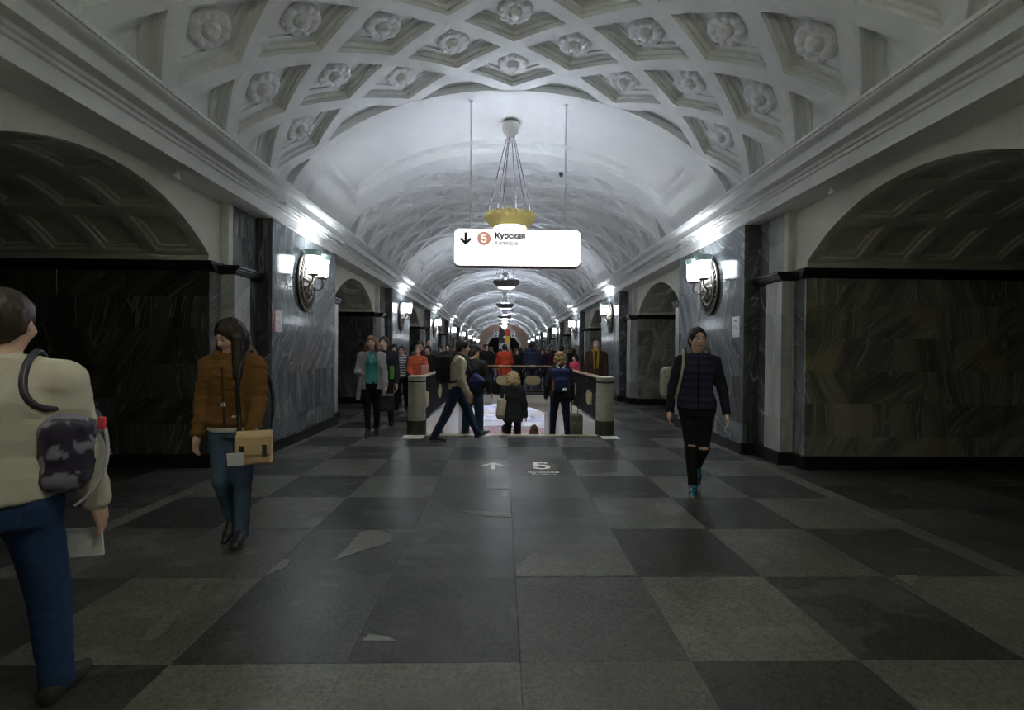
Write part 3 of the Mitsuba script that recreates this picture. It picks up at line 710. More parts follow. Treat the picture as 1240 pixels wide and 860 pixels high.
def boss_mesh():
    n, V = 36, []
    pr = [(0.0, 0.115), (0.3, 0.115), (0.55, 0.10), (0.8, 0.075), (1.0, 0.05)]
    for r, x in pr:
        a = np.arange(n) * 2 * math.pi / n
        w = 1 + 0.10 * np.cos(9 * a) * (r > 0.2)
        V.append(np.stack([x + 0.010 * np.cos(9 * a) * (r > 0.2), 0.145 * r * w * np.cos(a), 0.19 * r * w * np.sin(a) - 0.02], -1))
    V = np.vstack(V); i = np.arange(len(pr) - 1)[:, None] * n; j = np.arange(n)[None]; j2 = (j + 1) % n
    q = np.stack([i + j, i + n + j, i + n + j2, i + j2], -1).reshape(-1, 4)
    return trimesh.Trimesh(V, np.vstack([q[:, [0, 1, 2]], q[:, [0, 2, 3]]]), process=False)
def arm_mesh(g):
    c = np.array([(0.09, g * 0.06, -0.05), (0.13, g * 0.15, -0.10), (0.17, g * 0.24, -0.085), (0.215, g * 0.235, -0.03), (0.22, g * 0.20, 0.03), (0.22, g * 0.185, 0.09)])
    t = np.linspace(0, 1, 6); tt = np.linspace(0, 1, 18)
    from scipy.interpolate import CubicSpline
    s = CubicSpline(t, c)(tt)
    scroll = [(0.10, g * (0.10 + 0.05 * math.cos(u)), -0.16 + 0.05 * math.sin(u)) for u in np.linspace(0.5, 5.6, 14)]
    return cat([tube(s, 0.013, 7), tube(scroll, 0.009, 6), lathe([(0.0, 0.035), (0.075, 0.04), (0.085, 0.055), (0.05, 0.062), (0.0, 0.062)], 16, (0.22, g * 0.185, 0.052))])
parts = {'back_plate': mikit.ply(plate_mesh(), BRONZE, False), 'outer_ring': mikit.ply(oring(0.33, 0.48, 0.014, 0.04), BRONZE, 40), 'inner_ring': mikit.ply(oring(0.215, 0.315, 0.017, 0.055), BRONZE_PALE, 40),
         'boss': mikit.ply(boss_mesh(), BRONZE_PALE, 50), 'mount': mikit.ply(extrude_x(sg.Polygon(oval(0.10, 0.15, 24)), -0.004, 0.06), BRONZE, False), 'backing': mikit.ply(extrude_x(sg.Polygon(oval(0.315, 0.465, 40)), 0.002, 0.014), 'm_dark', False)}  # last part: dark sheet added behind the plate so its slots look shaded
arms = {g: mikit.ply(arm_mesh(g), BRONZE, 50) for g in (-1, 1)}
ordn = ['first', 'second', 'third', 'fourth', 'fifth', 'sixth', 'seventh', 'eighth']
for sd, nm in ((-1, 'left'), (1, 'right')):
    for k in range(-1, NB):
        key = thing('wall_lamp', f'twin-shade white wall lamp on the {ordn[k]} grey marble pylon from the front, {nm} side' if k >= 0 else f'twin-shade white wall lamp on the pylon beside the viewer, {nm} side', 'wall lamp', 'wall lamps on the marble pylons')
        M = T().translate([sd * XP, YC - 0.17 + BAY * k, 2.63]) @ (T().rotate([0, 0, 1], 180) if sd > 0 else T())
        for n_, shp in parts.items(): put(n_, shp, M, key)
        for g in (-1, 1):
            put('arm', arms[g], M, key)
            s_ = put('shade', {**SHADE, 'emitter': lamp([a * b for a, b in zip(SCONCE, NEAR_TINT)] if k < 0 else SCONCE, {-1: 1.3, 0: 1.6, 1: 1.2, 2: 0.8}.get(k, 0.45))}, M @ T().translate([0.22, g * 0.185, 0.115]) @ T().scale([0.93, 0.93, 0.96]), key)
            put('lip', LIP, M @ T().translate([0.22, g * 0.185, 0.115]) @ T().scale([0.93, 0.93, 0.96]), s_)

# ------------------------------------------------------------------ chandeliers
canopy = mikit.ply(lathe([(0.0, 0.0), (0.055, 0.0), (0.075, 0.02), (0.085, 0.07), (0.09, 0.09), (0.125, 0.12), (0.142, 0.16), (0.15, 0.20), (0.15, 0.27)], 28), STEEL, 40)
def bowl_mesh():
    n = 96; a = np.arange(n) * 2 * math.pi / n
    pr = [(0.265, 0.0), (0.285, -0.012), (0.31, 0.01), (0.33, 0.04), (0.37, 0.085), (0.40, 0.10), (0.425, 0.14), (0.435, 0.165), (0.42, 0.20), (0.405, 0.215), (0.39, 0.20), (0.36, 0.12), (0.30, 0.06), (0.265, 0.03), (0.265, 0.0)]
    V = []
    for i, (r, z) in enumerate(pr):
        w = {5: 0.006, 6: 0.012, 7: 0.014, 8: 0.016, 9: 0.010}.get(i, 0)
        V.append(np.stack([(r + w * np.cos(32 * a)) * np.cos(a), (r + w * np.cos(32 * a)) * np.sin(a), z + (0.02 * np.cos(32 * a) if i in (8, 9) else 0 * a)], -1))
    V = np.vstack(V); i = np.arange(len(pr) - 1)[:, None] * n; j = np.arange(n)[None]; j2 = (j + 1) % n
    q = np.stack([i + j, i + j2, i + n + j2, i + n + j], -1).reshape(-1, 4)
    return trimesh.Trimesh(V, np.vstack([q[:, [0, 1, 2]], q[:, [0, 2, 3]]]), process=False)
bowl = mikit.ply(bowl_mesh(), GOLD, 40)
dome = [(0.27 * math.cos(t), -0.055 * math.sin(t)) for t in np.linspace(math.pi / 2, 0, 8)]
diff_ = mikit.ply(lathe(dome, 32), WHITE, 60, emitter={'type': 'area', 'radiance': rgb(BOWL_DOWN)})
liner = mikit.ply(lathe([(0.30, 0.066), (0.36, 0.127), (0.392, 0.206)], 40), WHITE, 40)  # unseen white lining added to keep yellow bounce off the vault
pan = mikit.ply(lathe([(0.0, 0.05), (0.30, 0.06)], 24), WHITE, False)
bulbs = cat([lathe([(0.032, 0.0), (0.032, 0.17)], 12, (0.16 * math.cos(q * 2.094 + 0.4), 0.16 * math.sin(q * 2.094 + 0.4), 0.10)) for q in range(3)])
def glow(c, k, w): return lamp([a * b for a, b in zip(c, NEAR_TINT)] if k < 0 else c, w * {-1: 3.5, 0: 6, 1: 4.5, 2: 3, 3: 2.2}.get(k, 1.3))
cables = [mikit.ply(tube([(0.075 * math.cos(t), 0.075 * math.sin(t), 1.28), (0.385 * math.cos(t), 0.385 * math.sin(t), 0.19)], 0.0075, 6), CABLE, 40) for t in [0.17 + i * math.pi / 3 for i in range(6)]]
for k in range(-1, NB):
    if k < 1: key = thing('chandelier', ('gilt bowl chandelier with a toothed rim hanging just behind the white station sign', 'gilt bowl chandelier hanging overhead above the viewer')[k], 'chandelier', 'chandeliers along the vault')
    else: key = thing('chandelier', f'bowl chandelier greyed as if backlit with a glowing white underside, {ordn[k]} along the vault', 'chandelier', 'chandeliers along the vault')
    M = T().translate([0.0, YC - 0.05 + BAY * k, 3.63])
    put('canopy', canopy, T().translate([0.0, YC - 0.05 + BAY * k, 4.945 + 0.2]) @ T().scale([1, 1, 1.0]), key)
    b_ = put('bowl', bowl if k <= 0 else {**bowl, 'bsdf': {'type': 'ref', 'id': BACKLIT_GREY}}, M, key); put('tray', pan, M, b_); put('liner', liner, M, b_)
    put('diffuser', {**diff_, 'emitter': glow(BOWL_DOWN, k, 0.25)}, M, key)
    for c in cables: put('cable', c, M @ T().scale([1, 1, 1.19]), key)
    put('lamp_cluster', mikit.ply(bulbs, WHITE, 40, emitter=glow(BOWL_UP, k, 1.0)), M, key)

# ------------------------------------------------------------------ hanging station sign
k = thing('hanging_sign', 'glowing white station sign with arrow, number 5 and Курская hanging on two rods', 'sign')
SYY, sx0, sx1, sz0, sz1 = 6.95, -0.862, 1.065, 2.776, 3.342
def rrect(x0, x1, z0, z1, r, n=6): return sg.box(x0 + r, z0 + r, x1 - r, z1 - r).buffer(r, n)
def upright(poly, y0, y1):
    m = trimesh.creation.extrude_polygon(poly, y1 - y0, engine='earcut'); v = m.vertices
    m.vertices = np.stack([v[:, 0], y1 - v[:, 2], v[:, 1]], 1); return m
obj('case', upright(rrect(sx0, sx1, sz0 - 0.012, sz1, 0.09), SYY - 0.055, SYY + 0.06), 'm_sign_case', k)
mat('m_sign_case', prin((0.16, 0.12, 0.09), 0.5, 0.4))
for y0, y1, nm in ((SYY - 0.062, SYY - 0.054, 'face'), (SYY + 0.059, SYY + 0.067, 'face')):
    obj(nm, upright(rrect(sx0 + 0.008, sx1 - 0.008, sz0 + 0.004, sz1 - 0.008, 0.085), y0, y1), WHITE, k, emitter=lamp((SIGN_GLOW,) * 3, 0.5))
yt = SYY - 0.062
def wall_text(s, x, z, h, m_, name, bold=False, ctr=False):
    m = meshkit.text_mesh(s, h, 0.002, bold); 
    w = 0.0035 if bold else 0.0015
    m = cat([m, m.copy().apply_translation([w, 0, 0.0002]), m.copy().apply_translation([0, w, 0.0004]), m.copy().apply_translation([w, w, 0.0006])])
    obj(name, flat(m, [x, yt - 0.0005, z], math.pi / 2), m_, k)
cx, cz = -0.679, 3.185
obj('arrow', upright(sg.Polygon([(cx - 0.018, cz + 0.09), (cx - 0.018, cz - 0.035), (cx - 0.065, cz + 0.012), (cx - 0.088, cz - 0.012), (cx, cz - 0.098), (cx + 0.088, cz - 0.012), (cx + 0.065, cz + 0.012), (cx + 0.018, cz - 0.035), (cx + 0.018, cz + 0.09)]), yt - 0.003, yt), INK, k)
obj('disc', upright(sg.Point(-0.404, 3.188).buffer(0.100, 24), yt - 0.002, yt), 'm_line_brown', k, emitter=lamp((0.0135, 0.007, 0.005), 0.05))
mat('m_line_brown', prin((0.50, 0.25, 0.17), 0.5, 0.3))
m = meshkit.text_mesh('5', 0.115, 0.002, True); m.apply_translation([-m.bounds[:, 0].mean(), 0, 0]); obj('number', flat(m, [-0.404, yt - 0.0022, 3.131], math.pi / 2), PAPER, k, emitter=lamp((SIGN_GLOW,) * 3, 0.05))
wall_text('Курская', -0.243, 3.193, 0.082, INK, 'lettering', True)
wall_text('Kurskaya', -0.243, 3.096, 0.058, GREYINK, 'lettering')
for x in (-0.613, 0.826):
    ztop = float(np.interp(abs(x), vpt(np.linspace(0, 2, 50), 0, 0)[:, 0], vpt(np.linspace(0, 2, 50), 0, 0)[:, 2]))
    obj('rod', tube([(x, SYY, sz1 - 0.01), (x, SYY, ztop + 0.004)], 0.012, 8), WHITE, k, 40)
    obj('rod_cap', lathe([(0.0, -0.035), (0.03, -0.03), (0.035, 0.0)], 12, (x, SYY, ztop + 0.003)), WHITE, k, 40)

# notices on the pylons
for sd, y0, y1, z0, z1, nm in ((-1, 6.76, 7.01, 1.755, 2.075, 'left'), (1, 6.82, 7.07, 1.735, 2.055, 'right')):
    k = thing('paper_notice', f'white paper notice with a red edge taped to the marble, {nm} of the hall', 'notice')
    obj('sheet', box(sd * XP, sd * (XP - 0.004), y0, y1, z0, z1), PAPER, k)
    ye = (y1 - 0.03, y1) if sd > 0 else (y0, y0 + 0.03)
    obj('red_edge', box(sd * (XP - 0.004), sd * (XP - 0.006), *ye, z0 - (0.05 if sd > 0 else 0), z1), RED, k)
    c = (y0 + y1) / 2
    for zt, w, h in ((z1 - 0.08, 0.075, 0.022), (z1 - 0.15, 0.13, 0.008), (z1 - 0.175, 0.10, 0.008), (z1 - 0.19, 0.06, 0.006)):
        obj('print_line', box(sd * (XP - 0.004), sd * (XP - 0.0055), c - w / 2, c + w / 2, zt, zt + h), GREYINK, k)
tag(obj('leaflet', cat([box(-5.15, -4.98, 5.775, 5.815, 0.166, 0.172), trimesh.Trimesh([[-5.15, 5.775, .17], [-4.98, 5.775, .17], [-5.0, 5.81, .235], [-5.14, 5.812, .23], [-5.15, 5.78, .168], [-4.98, 5.78, .168], [-5.0, 5.815, .233], [-5.14, 5.817, .228]], [[0, 1, 2], [0, 2, 3], [4, 6, 5], [4, 7, 6], [0, 4, 5], [0, 5, 1], [2, 6, 7], [2, 7, 3]])]), PAPER), 'small white leaflet left on the black plinth of the left passage', 'leaflet')
tag(obj('ceiling_camera', lathe([(0.0, -0.07), (0.03, -0.06), (0.04, -0.02), (0.04, 0.02)], 14, (1.07, 9.45, 5.185)), INK, None, 40), 'small black camera fixed under the vault behind the first rib', 'camera')
for sd, y in ((-1, 5.0), (1, 5.15)):
    k = thing('spotlight', f'tiny unlit spotlight under the {"left" if sd < 0 else "right"} cornice above the arch', 'spotlight')
    obj('bracket', box(sd * 3.62, sd * 3.66, y - 0.02, y + 0.02, 3.36, 3.396), WHITE, k)
    obj('lamp_head', tube([(sd * 3.60, y - 0.04, 3.335), (sd * 3.66, y + 0.05, 3.345)], 0.028, 10), WHITE, k, 40)

# information column far down the hall and the sign hung end-on above it
k = thing('information_column', 'tall information column with a dark, red and yellow head amid the crowd', 'information column')
YI = 25.0
def colr(n_, c, e=None): return mat(n_, prin(c, 0.5, 0.3))
colr('m_col_dark', (0.03, 0.035, 0.04)); colr('m_col_red', (0.55, 0.05, 0.03)); colr('m_col_yellow', (0.75, 0.48, 0.04)); colr('m_col_grey', (0.35, 0.37, 0.38))
obj('column', box(-0.32, 0.30, YI, YI + 0.35, 0, 2.0, 0.01), 'm_col_grey', k)
obj('dark_panel', box(-0.32, -0.01, YI - 0.02, YI + 0.35, 2.0, 2.70, 0.01), 'm_col_dark', k)
obj('red_panel', box(-0.01, 0.30, YI - 0.02, YI + 0.35, 2.36, 2.70, 0.01), 'm_col_red', k)
obj('yellow_panel', box(-0.01, 0.30, YI - 0.02, YI + 0.35, 2.0, 2.36, 0.01), 'm_col_yellow', k)
obj('red_stripe', box(0.26, 0.30, YI - 0.03, YI, 1.0, 2.0), 'm_col_red', k)
for x0 in (-0.60, 0.32):
    s_ = obj('side_sign', box(x0, x0 + 0.26, YI + 0.05, YI + 0.12, 2.30, 2.64, 0.01), PAPER, k)
    for zz in (2.34, 2.45, 2.56): obj('pictogram', box(x0 + 0.08, x0 + 0.18, YI + 0.042, YI + 0.05, zz, zz + 0.06), INK, s_)
obj('badge', upright(sg.Point(-0.02, 2.30).buffer(0.07), YI - 0.03, YI - 0.02), PAPER, k)
k = thing('edge_on_sign', 'pair of narrow white sign panels hanging end-on over the crowd', 'sign')
for x in (-0.055, 0.08):
    obj('panel', box(x - 0.05, x + 0.03, YI - 0.2, YI + 0.9, 2.80, 3.34, 0.01), WHITE, k, emitter=lamp((0.030, 0.029, 0.025), 0.1))
    obj('hanger', tube([(x, YI + 0.3, 3.33), (x, YI + 0.3, 5.42)], 0.01, 6), CABLE, k)
for g, x in ((-1, -2.9), (1, 2.9)):
    pass
# ------------------------------------------------------------------ people: blended distance fields on a grid, meshed with surface nets
class Grid:
    def __init__(self, lo, hi, h):
        self.h = h; self.lo = np.array(lo, float) - 2 * h
        self.n = np.ceil((np.array(hi, float) + 2 * h - self.lo) / h).astype(int) + 1
        self.D = np.full(self.n, 1.0, np.float32)
        self.ax = [(self.lo[i] + h * np.arange(self.n[i])).astype(np.float32) for i in range(3)]
    def sub(self, lo, hi):
        a = np.clip(np.floor((np.array(lo) - self.lo) / self.h).astype(int), 0, self.n - 1)
        b = np.clip(np.ceil((np.array(hi) - self.lo) / self.h).astype(int) + 1, 1, self.n)
        if (b <= a).any(): return None, None
        sl = tuple(slice(i, j) for i, j in zip(a, b))
        return sl, (self.ax[0][sl[0]][:, None, None], self.ax[1][sl[1]][None, :, None], self.ax[2][sl[2]][None, None, :])
    def union(self, d, sl, k):
        A = self.D[sl]
        if k <= 0: self.D[sl] = np.minimum(A, d); return
        t = np.clip(0.5 + 0.5 * (d - A) / k, 0, 1)
        self.D[sl] = d + (A - d) * t - k * t * (1 - t)
    def cut(self, d, sl):
        self.D[sl] = np.maximum(self.D[sl], d)
    def rc(self, a, b, ra, rb, k=0.02, flat=None):
        """A cone with round ends; flat = (axis vector, factor) squeezes it."""
        a, b = np.array(a, float), np.array(b, float); m = max(ra, rb) + k + 2 * self.h
        sl, P = self.sub(np.minimum(a, b) - m, np.maximum(a, b) + m)
        if sl is None: return
        d = b - a; L2 = max(float(d @ d), 1e-9)
        q = [P[i] - np.float32(a[i]) for i in range(3)]
        t = np.clip((q[0] * d[0] + q[1] * d[1] + q[2] * d[2]) / L2, 0, 1)
        e = [q[i] - t * d[i] for i in range(3)]
        r2 = e[0] ** 2 + e[1] ** 2 + e[2] ** 2
        if flat is not None:
            u = np.array(flat[0], float); u /= np.linalg.norm(u)
            s = e[0] * u[0] + e[1] * u[1] + e[2] * u[2]
            r2 = r2 + s * s * (1 / flat[1] ** 2 - 1)
        self.union((np.sqrt(r2) - (ra + (rb - ra) * t)).astype(np.float32), sl, k)
    def ell(self, c, r, k=0.02, R=None, cut=False):
        c, r = np.array(c, float), np.array(r, float); m = r.max() + k + 2 * self.h
        sl, P = self.sub(c - m, c + m)
        if sl is None: return
        q = [P[i] - np.float32(c[i]) for i in range(3)]
        if R is not None: q = [q[0] * R[0, i] + q[1] * R[1, i] + q[2] * R[2, i] for i in range(3)]
        n = np.sqrt((q[0] / r[0]) ** 2 + (q[1] / r[1]) ** 2 + (q[2] / r[2]) ** 2)
        d = ((n - 1) * r.min()).astype(np.float32)
        if cut: self.cut(-d, sl)
        else: self.union(d, sl, k)
    def rbox(self, c, half, r, k=0.0, R=None):
        c, half = np.array(c, float), np.array(half, float); m = np.linalg.norm(half) + k + 2 * self.h
        sl, P = self.sub(c - m, c + m)
        if sl is None: return
        q = [P[i] - np.float32(c[i]) for i in range(3)]
        if R is not None: q = [q[0] * R[0, i] + q[1] * R[1, i] + q[2] * R[2, i] for i in range(3)]
        e = [np.abs(q[i]) - (half[i] - r) for i in range(3)]
        d = np.sqrt(sum(np.maximum(v, 0) ** 2 for v in e)) + np.minimum(np.maximum(np.maximum(e[0], e[1]), e[2]), 0) - r
        self.union(d.astype(np.float32), sl, k)
    def torso(self, prof, infl=0.0, k=0.03, lean=None):
        """Elliptic sections (z, x centre, y centre, rx, ry) joined up the spine."""
        p = np.array(prof, float); z0, z1 = p[0, 0], p[-1, 0]; m = 0.08 + infl
        lo = [(p[:, 1] - p[:, 3]).min() - m, (p[:, 2] - p[:, 4]).min() - m, z0 - m]; hi = [(p[:, 1] + p[:, 3]).max() + m, (p[:, 2] + p[:, 4]).max() + m, z1 + m]
        sl, P = self.sub(lo, hi)
        if sl is None: return
        zz = self.ax[2][sl[2]]; f = [np.interp(zz, p[:, 0], p[:, i])[None, None, :] for i in range(1, 5)]
        rx, ry = f[2] + infl, f[3] + infl
        x, y = (P[0] - f[0]) / rx, (P[1] - f[1]) / ry
        n = (np.abs(x) ** 2.3 + np.abs(y) ** 2.3) ** (1 / 2.3)
        d = (n - 1) * np.minimum(rx, ry)
        d = np.maximum(d, np.maximum(z0 - P[2], P[2] - z1))
        self.union(d.astype(np.float32), sl, k)
    def below(self, z): self.D = np.maximum(self.D, (np.float32(z) - self.ax[2])[None, None, :])
    def above(self, z): self.D = np.maximum(self.D, (self.ax[2] - np.float32(z))[None, None, :])
    def plane(self, p, n):
        n = np.array(n, float); n /= np.linalg.norm(n)
        d = (self.ax[0] - p[0])[:, None, None] * n[0] + (self.ax[1] - p[1])[None, :, None] * n[1] + (self.ax[2] - p[2])[None, None, :] * n[2]
        self.D = np.maximum(self.D, d.astype(np.float32))
    def mesh(self):
        D = self.D; S = D < 0
        n = np.array(D.shape) - 1
        cnt = np.zeros(n, np.int8)
        for c in np.ndindex(2, 2, 2): cnt += S[c[0]:c[0] + n[0], c[1]:c[1] + n[1], c[2]:c[2] + n[2]]
        mixed = (cnt > 0) & (cnt < 8)
        I = np.argwhere(mixed); idx = np.full(n, -1, np.int64); idx[mixed] = np.arange(len(I))
        acc = np.zeros((len(I), 3)); num = np.zeros(len(I))
        for ax in range(3):
            for o in np.ndindex(2, 2):
                c0 = [0, 0, 0]; oth = [i for i in range(3) if i != ax]
                c0[oth[0]], c0[oth[1]] = o; c1 = list(c0); c1[ax] = 1
                A = D[I[:, 0] + c0[0], I[:, 1] + c0[1], I[:, 2] + c0[2]]; B = D[I[:, 0] + c1[0], I[:, 1] + c1[1], I[:, 2] + c1[2]]
                x = (A < 0) != (B < 0)
                t = np.where(x, A / np.where(x, A - B, 1), 0)
                p = np.tile(np.array(c0, float), (len(I), 1)); p[:, ax] = t
                acc += p * x[:, None]; num += x
        V = self.lo + self.h * (I + acc / num[:, None])
        F = []
        for ax in range(3):
            u, v = (ax + 1) % 3, (ax + 2) % 3
            a = [slice(1, n[i]) for i in range(3)]; a[ax] = slice(0, n[ax])
            b = list(a); b[ax] = slice(1, n[ax] + 1)
            s0, s1 = S[tuple(a)], S[tuple(b)]
            for flip in (False, True):
                E = np.argwhere((s0 & ~s1) if not flip else (~s0 & s1))
                if not len(E): continue
                off = np.array([a[i].start for i in range(3)]); E = E + off
                q = []
                for du, dv in ((-1, -1), (0, -1), (0, 0), (-1, 0)):
                    e = E.copy(); e[:, u] += du; e[:, v] += dv; q.append(idx[e[:, 0], e[:, 1], e[:, 2]])
                q = np.stack(q, 1)
                F.append(q if not flip else q[:, ::-1])
        F = np.vstack(F); F = F[(F >= 0).all(1)]
        return V, np.vstack([F[:, [0, 1, 2]], F[:, [0, 2, 3]]])

def rot(ax, deg):
    return trimesh.transformations.rotation_matrix(math.radians(deg), ax)[:3, :3]
def normals(V, F):
    n = np.zeros_like(V); f = np.cross(V[F[:, 1]] - V[F[:, 0]], V[F[:, 2]] - V[F[:, 0]])
    for k in range(3): np.add.at(n, F[:, k], f)
    return n / (np.linalg.norm(n, axis=1, keepdims=True) + 1e-12)

FEM = dict(sh=0.170, hip=0.088, prof=[(0.80, 0.135, 0.105), (0.87, 0.165, 0.118), (0.94, 0.168, 0.115), (1.07, 0.128, 0.092), (1.17, 0.138, 0.098), (1.26, 0.152, 0.118), (1.33, 0.145, 0.100), (1.40, 0.085, 0.07), (1.45, 0.058, 0.055)])
MAL = dict(sh=0.195, hip=0.088, prof=[(0.80, 0.135, 0.105), (0.87, 0.162, 0.118), (0.96, 0.160, 0.115), (1.08, 0.150, 0.108), (1.20, 0.170, 0.118), (1.28, 0.180, 0.125), (1.34, 0.168, 0.108), (1.41, 0.100, 0.075), (1.46, 0.064, 0.06)])

class Person:
    """Joints from a pose, then body, clothes and hair as meshes of one figure. Local frame: x to the right of the person, y ahead, z up."""
    def __init__(self, label, pos, heading, height=1.70, sex='f', h=0.012, legs=((0, 0, 2), (0, 0, 2)), arms=((0, 6, 10), (0, 6, 10)), head=(0, 0), lean=0.0, feet=(0, 0), skin=(0.50, 0.33, 0.26), group=None, ground=None, z=0.0, category='person', yawfoot=8):
        self.key = numbered('person'); tag(self.key, label, category, group)
        self.h, self.sex, self.s = h, sex, height / 1.70
        self.B = FEM if sex == 'f' else MAL
        s, B = self.s, self.B
        self.skin = np.array(skin)
        J = self.J = {}
        J['pel'] = np.array([0, 0, 0.92 * s])
        for i, g in ((0, -1), (1, 1)):       # 0 = left (x < 0), 1 = right
            flex, knee, abd = legs[i]
            hip = np.array([g * B['hip'], 0, 0.90]) * s
            a, b = math.radians(flex), math.radians(flex - knee); ab = math.radians(abd) * g
            kn = hip + 0.43 * s * np.array([math.sin(ab), math.sin(a) * math.cos(ab), -math.cos(a) * math.cos(ab)])
            an = kn + 0.40 * s * np.array([math.sin(ab) * 0.6, math.sin(b), -math.cos(b)])
            fp = math.radians(feet[i] + 0.0)
            fy = math.radians(g * yawfoot)
            fd = np.array([math.sin(fy) * math.cos(fp), math.cos(fy) * math.cos(fp), math.sin(fp)])
            J[f'hip{i}'], J[f'kn{i}'], J[f'an{i}'], J[f'fd{i}'] = hip, kn, an, fd
        L = math.radians(lean)
        def up(p):
            p = np.array(p, float) * s; q = p - J['pel']
            return J['pel'] + np.array([q[0], q[1] * math.cos(L) + q[2] * math.sin(L), q[2] * math.cos(L) - q[1] * math.sin(L)])
        self.up = up
        J['neck'] = up([0, -0.012, 1.43]); J['head'] = up([0, 0.018, 1.585])
        for i, g in ((0, -1), (1, 1)):
            flex, abd, elb = arms[i][:3]
            inw = arms[i][3] if len(arms[i]) > 3 else 0
            sh = up([g * B['sh'], -0.01, 1.355])
            a, ab = math.radians(flex), math.radians(abd)
            d = np.array([g * math.sin(ab), math.sin(a) * math.cos(ab), -math.cos(a) * math.cos(ab)])
            el = sh + 0.285 * s * d
            b, iw = math.radians(flex + elb), math.radians(inw)
            f = np.array([g * math.sin(ab) * 0.5 - g * math.sin(iw), math.sin(b) * math.cos(iw), -math.cos(b) * math.cos(iw)]); f /= np.linalg.norm(f)
            wr = el + 0.245 * s * f
            J[f'sh{i}'], J[f'el{i}'], J[f'wr{i}'], J[f'fa{i}'] = sh, el, wr, f
        self.Rh = rot([0, 0, 1], -head[0]) @ rot([1, 0, 0], head[1])
        lows = [J[f'an{i}'][2] - 0.075 * s for i in (0, 1)] + [(J[f'an{i}'] + 0.17 * s * J[f'fd{i}'])[2] - 0.07 * s for i in (0, 1)]
        self.M = np.eye(4); c, sn = math.cos(math.radians(heading)), math.sin(math.radians(heading))
        self.M[:2, :2] = [[c, -sn], [sn, c]]; self.M[:3, 3] = [pos[0] + 0.0063 * pos[1], pos[1], z - min(lows)]
        self.low = min(lows)
    def sect(self, z0, z1, extra=None):
        """Torso sections between two heights (in units of a 1.70 m figure), leaning with the spine."""
        p = np.array(extra if extra is not None else self.B['prof'])
        zs = np.unique(np.concatenate([[z0, z1], p[(p[:, 0] > z0) & (p[:, 0] < z1), 0]]))
        out = []
        for z in zs:
            c = self.up([0, 0, z])
            out.append((c[2], 0, c[1], np.interp(z, p[:, 0], p[:, 1]) * self.s, np.interp(z, p[:, 0], p[:, 2]) * self.s))
        return out
    def grid(self, infl=0.06, h=None):
        P = np.array([v for k, v in self.J.items() if not k.startswith('f')] + [self.J[f'an{i}'] + 0.2 * self.J[f'fd{i}'] for i in (0, 1)] + [self.J[f'wr{i}'] + 0.2 * self.J[f'fa{i}'] for i in (0, 1)])
        return Grid(np.minimum(P.min(0) - 0.12 - infl, [-0.25, -0.2, self.low]), np.maximum(P.max(0) + 0.14 + infl, [0.25, 0.2, 0]), h or self.h)
    def emit(self, name, V, F, color, bsdf=None, wrinkle=0.0, freq=(9, 9, 16), seed=1, key=None):
        n = normals(V, F)
        if wrinkle:
            w = meshkit.fbm(V * np.array(freq) + seed * 3.7, 3, seed) - 0.5
            V = V + n * (w * 2 * wrinkle)[:, None]
        col = color(V, n) if callable(color) else np.tile(np.array(color, float), (len(V), 1))
        W = V @ self.M[:3, :3].T + self.M[:3, 3]
        m = trimesh.Trimesh(W, F, process=False)
        if key: scene[key] = mikit.ply(m, bsdf, True, color=col); return key
        return obj(name, m, bsdf or CLOTH, self.key, True, color=col)
    def lp(self, v):
        """Head coordinates of local points."""
        return ((v - self.J['head']) @ self.Rh) / self.s
    def hp(self, p): return self.J['head'] + self.Rh @ (np.array(p, float) * self.s)
    def headshape(self, g, infl=0.0, detail=True):
        s, R = self.s, self.Rh
        E = lambda c, r, k=0.02, **q: g.ell(self.hp(c), (np.array(r) + infl) * s, k * s, R, **q)
        E((0, -0.012, 0.022), (0.073, 0.093, 0.093))
        E((0, 0.026, -0.045), (0.056, 0.066, 0.072), 0.03)
        E((0, 0.066, -0.094), (0.024, 0.022, 0.02), 0.025)
        if detail:
            E((0, 0.078, 0.024), (0.048, 0.014, 0.012), 0.02)
            g.rc(self.hp((0, 0.088, 0.012)), self.hp((0, 0.110, -0.026)), 0.007 * s, 0.012 * s, 0.012 * s)
            E((0, 0.100, -0.030), (0.017, 0.011, 0.008), 0.012)
            for q in (-1, 1):
                E((q * 0.031, 0.083, 0.003), (0.014, 0.012, 0.009), 0.006)
                E((q * 0.038, 0.062, -0.030), (0.026, 0.024, 0.024), 0.025)
                E((q * 0.074, -0.006, -0.008), (0.009, 0.018, 0.030), 0.008)
            E((0, 0.086, -0.060), (0.022, 0.011, 0.006), 0.008)
            E((0, 0.083, -0.070), (0.018, 0.011, 0.006), 0.008)
    def hand(self, g, i, curl=30, spread=1.0):
        s = self.s * (0.95 if self.sex == 'f' else 1.05); J = self.J; d = J[f'fa{i}']; w = J[f'wr{i}']; sg_ = -1 if i == 0 else 1
        side = np.array([0, 1.0, 0]) - d * d[1]; side /= np.linalg.norm(side) + 1e-9      # the thumb's side looks ahead
        pn = np.cross(d, side); pn *= -sg_ * np.sign(pn[0] + 1e-9) * 1.0                    # the palm looks at the body
        c = w + d * 0.055 * s
        R = np.stack([side, pn, d], 1)
        g.rbox(c, np.array([0.040, 0.014, 0.048]) * s, 0.012 * s, 0.02 * s, R)
        g.rc(w - d * 0.02, c, 0.026 * s, 0.022 * s, 0.02 * s)
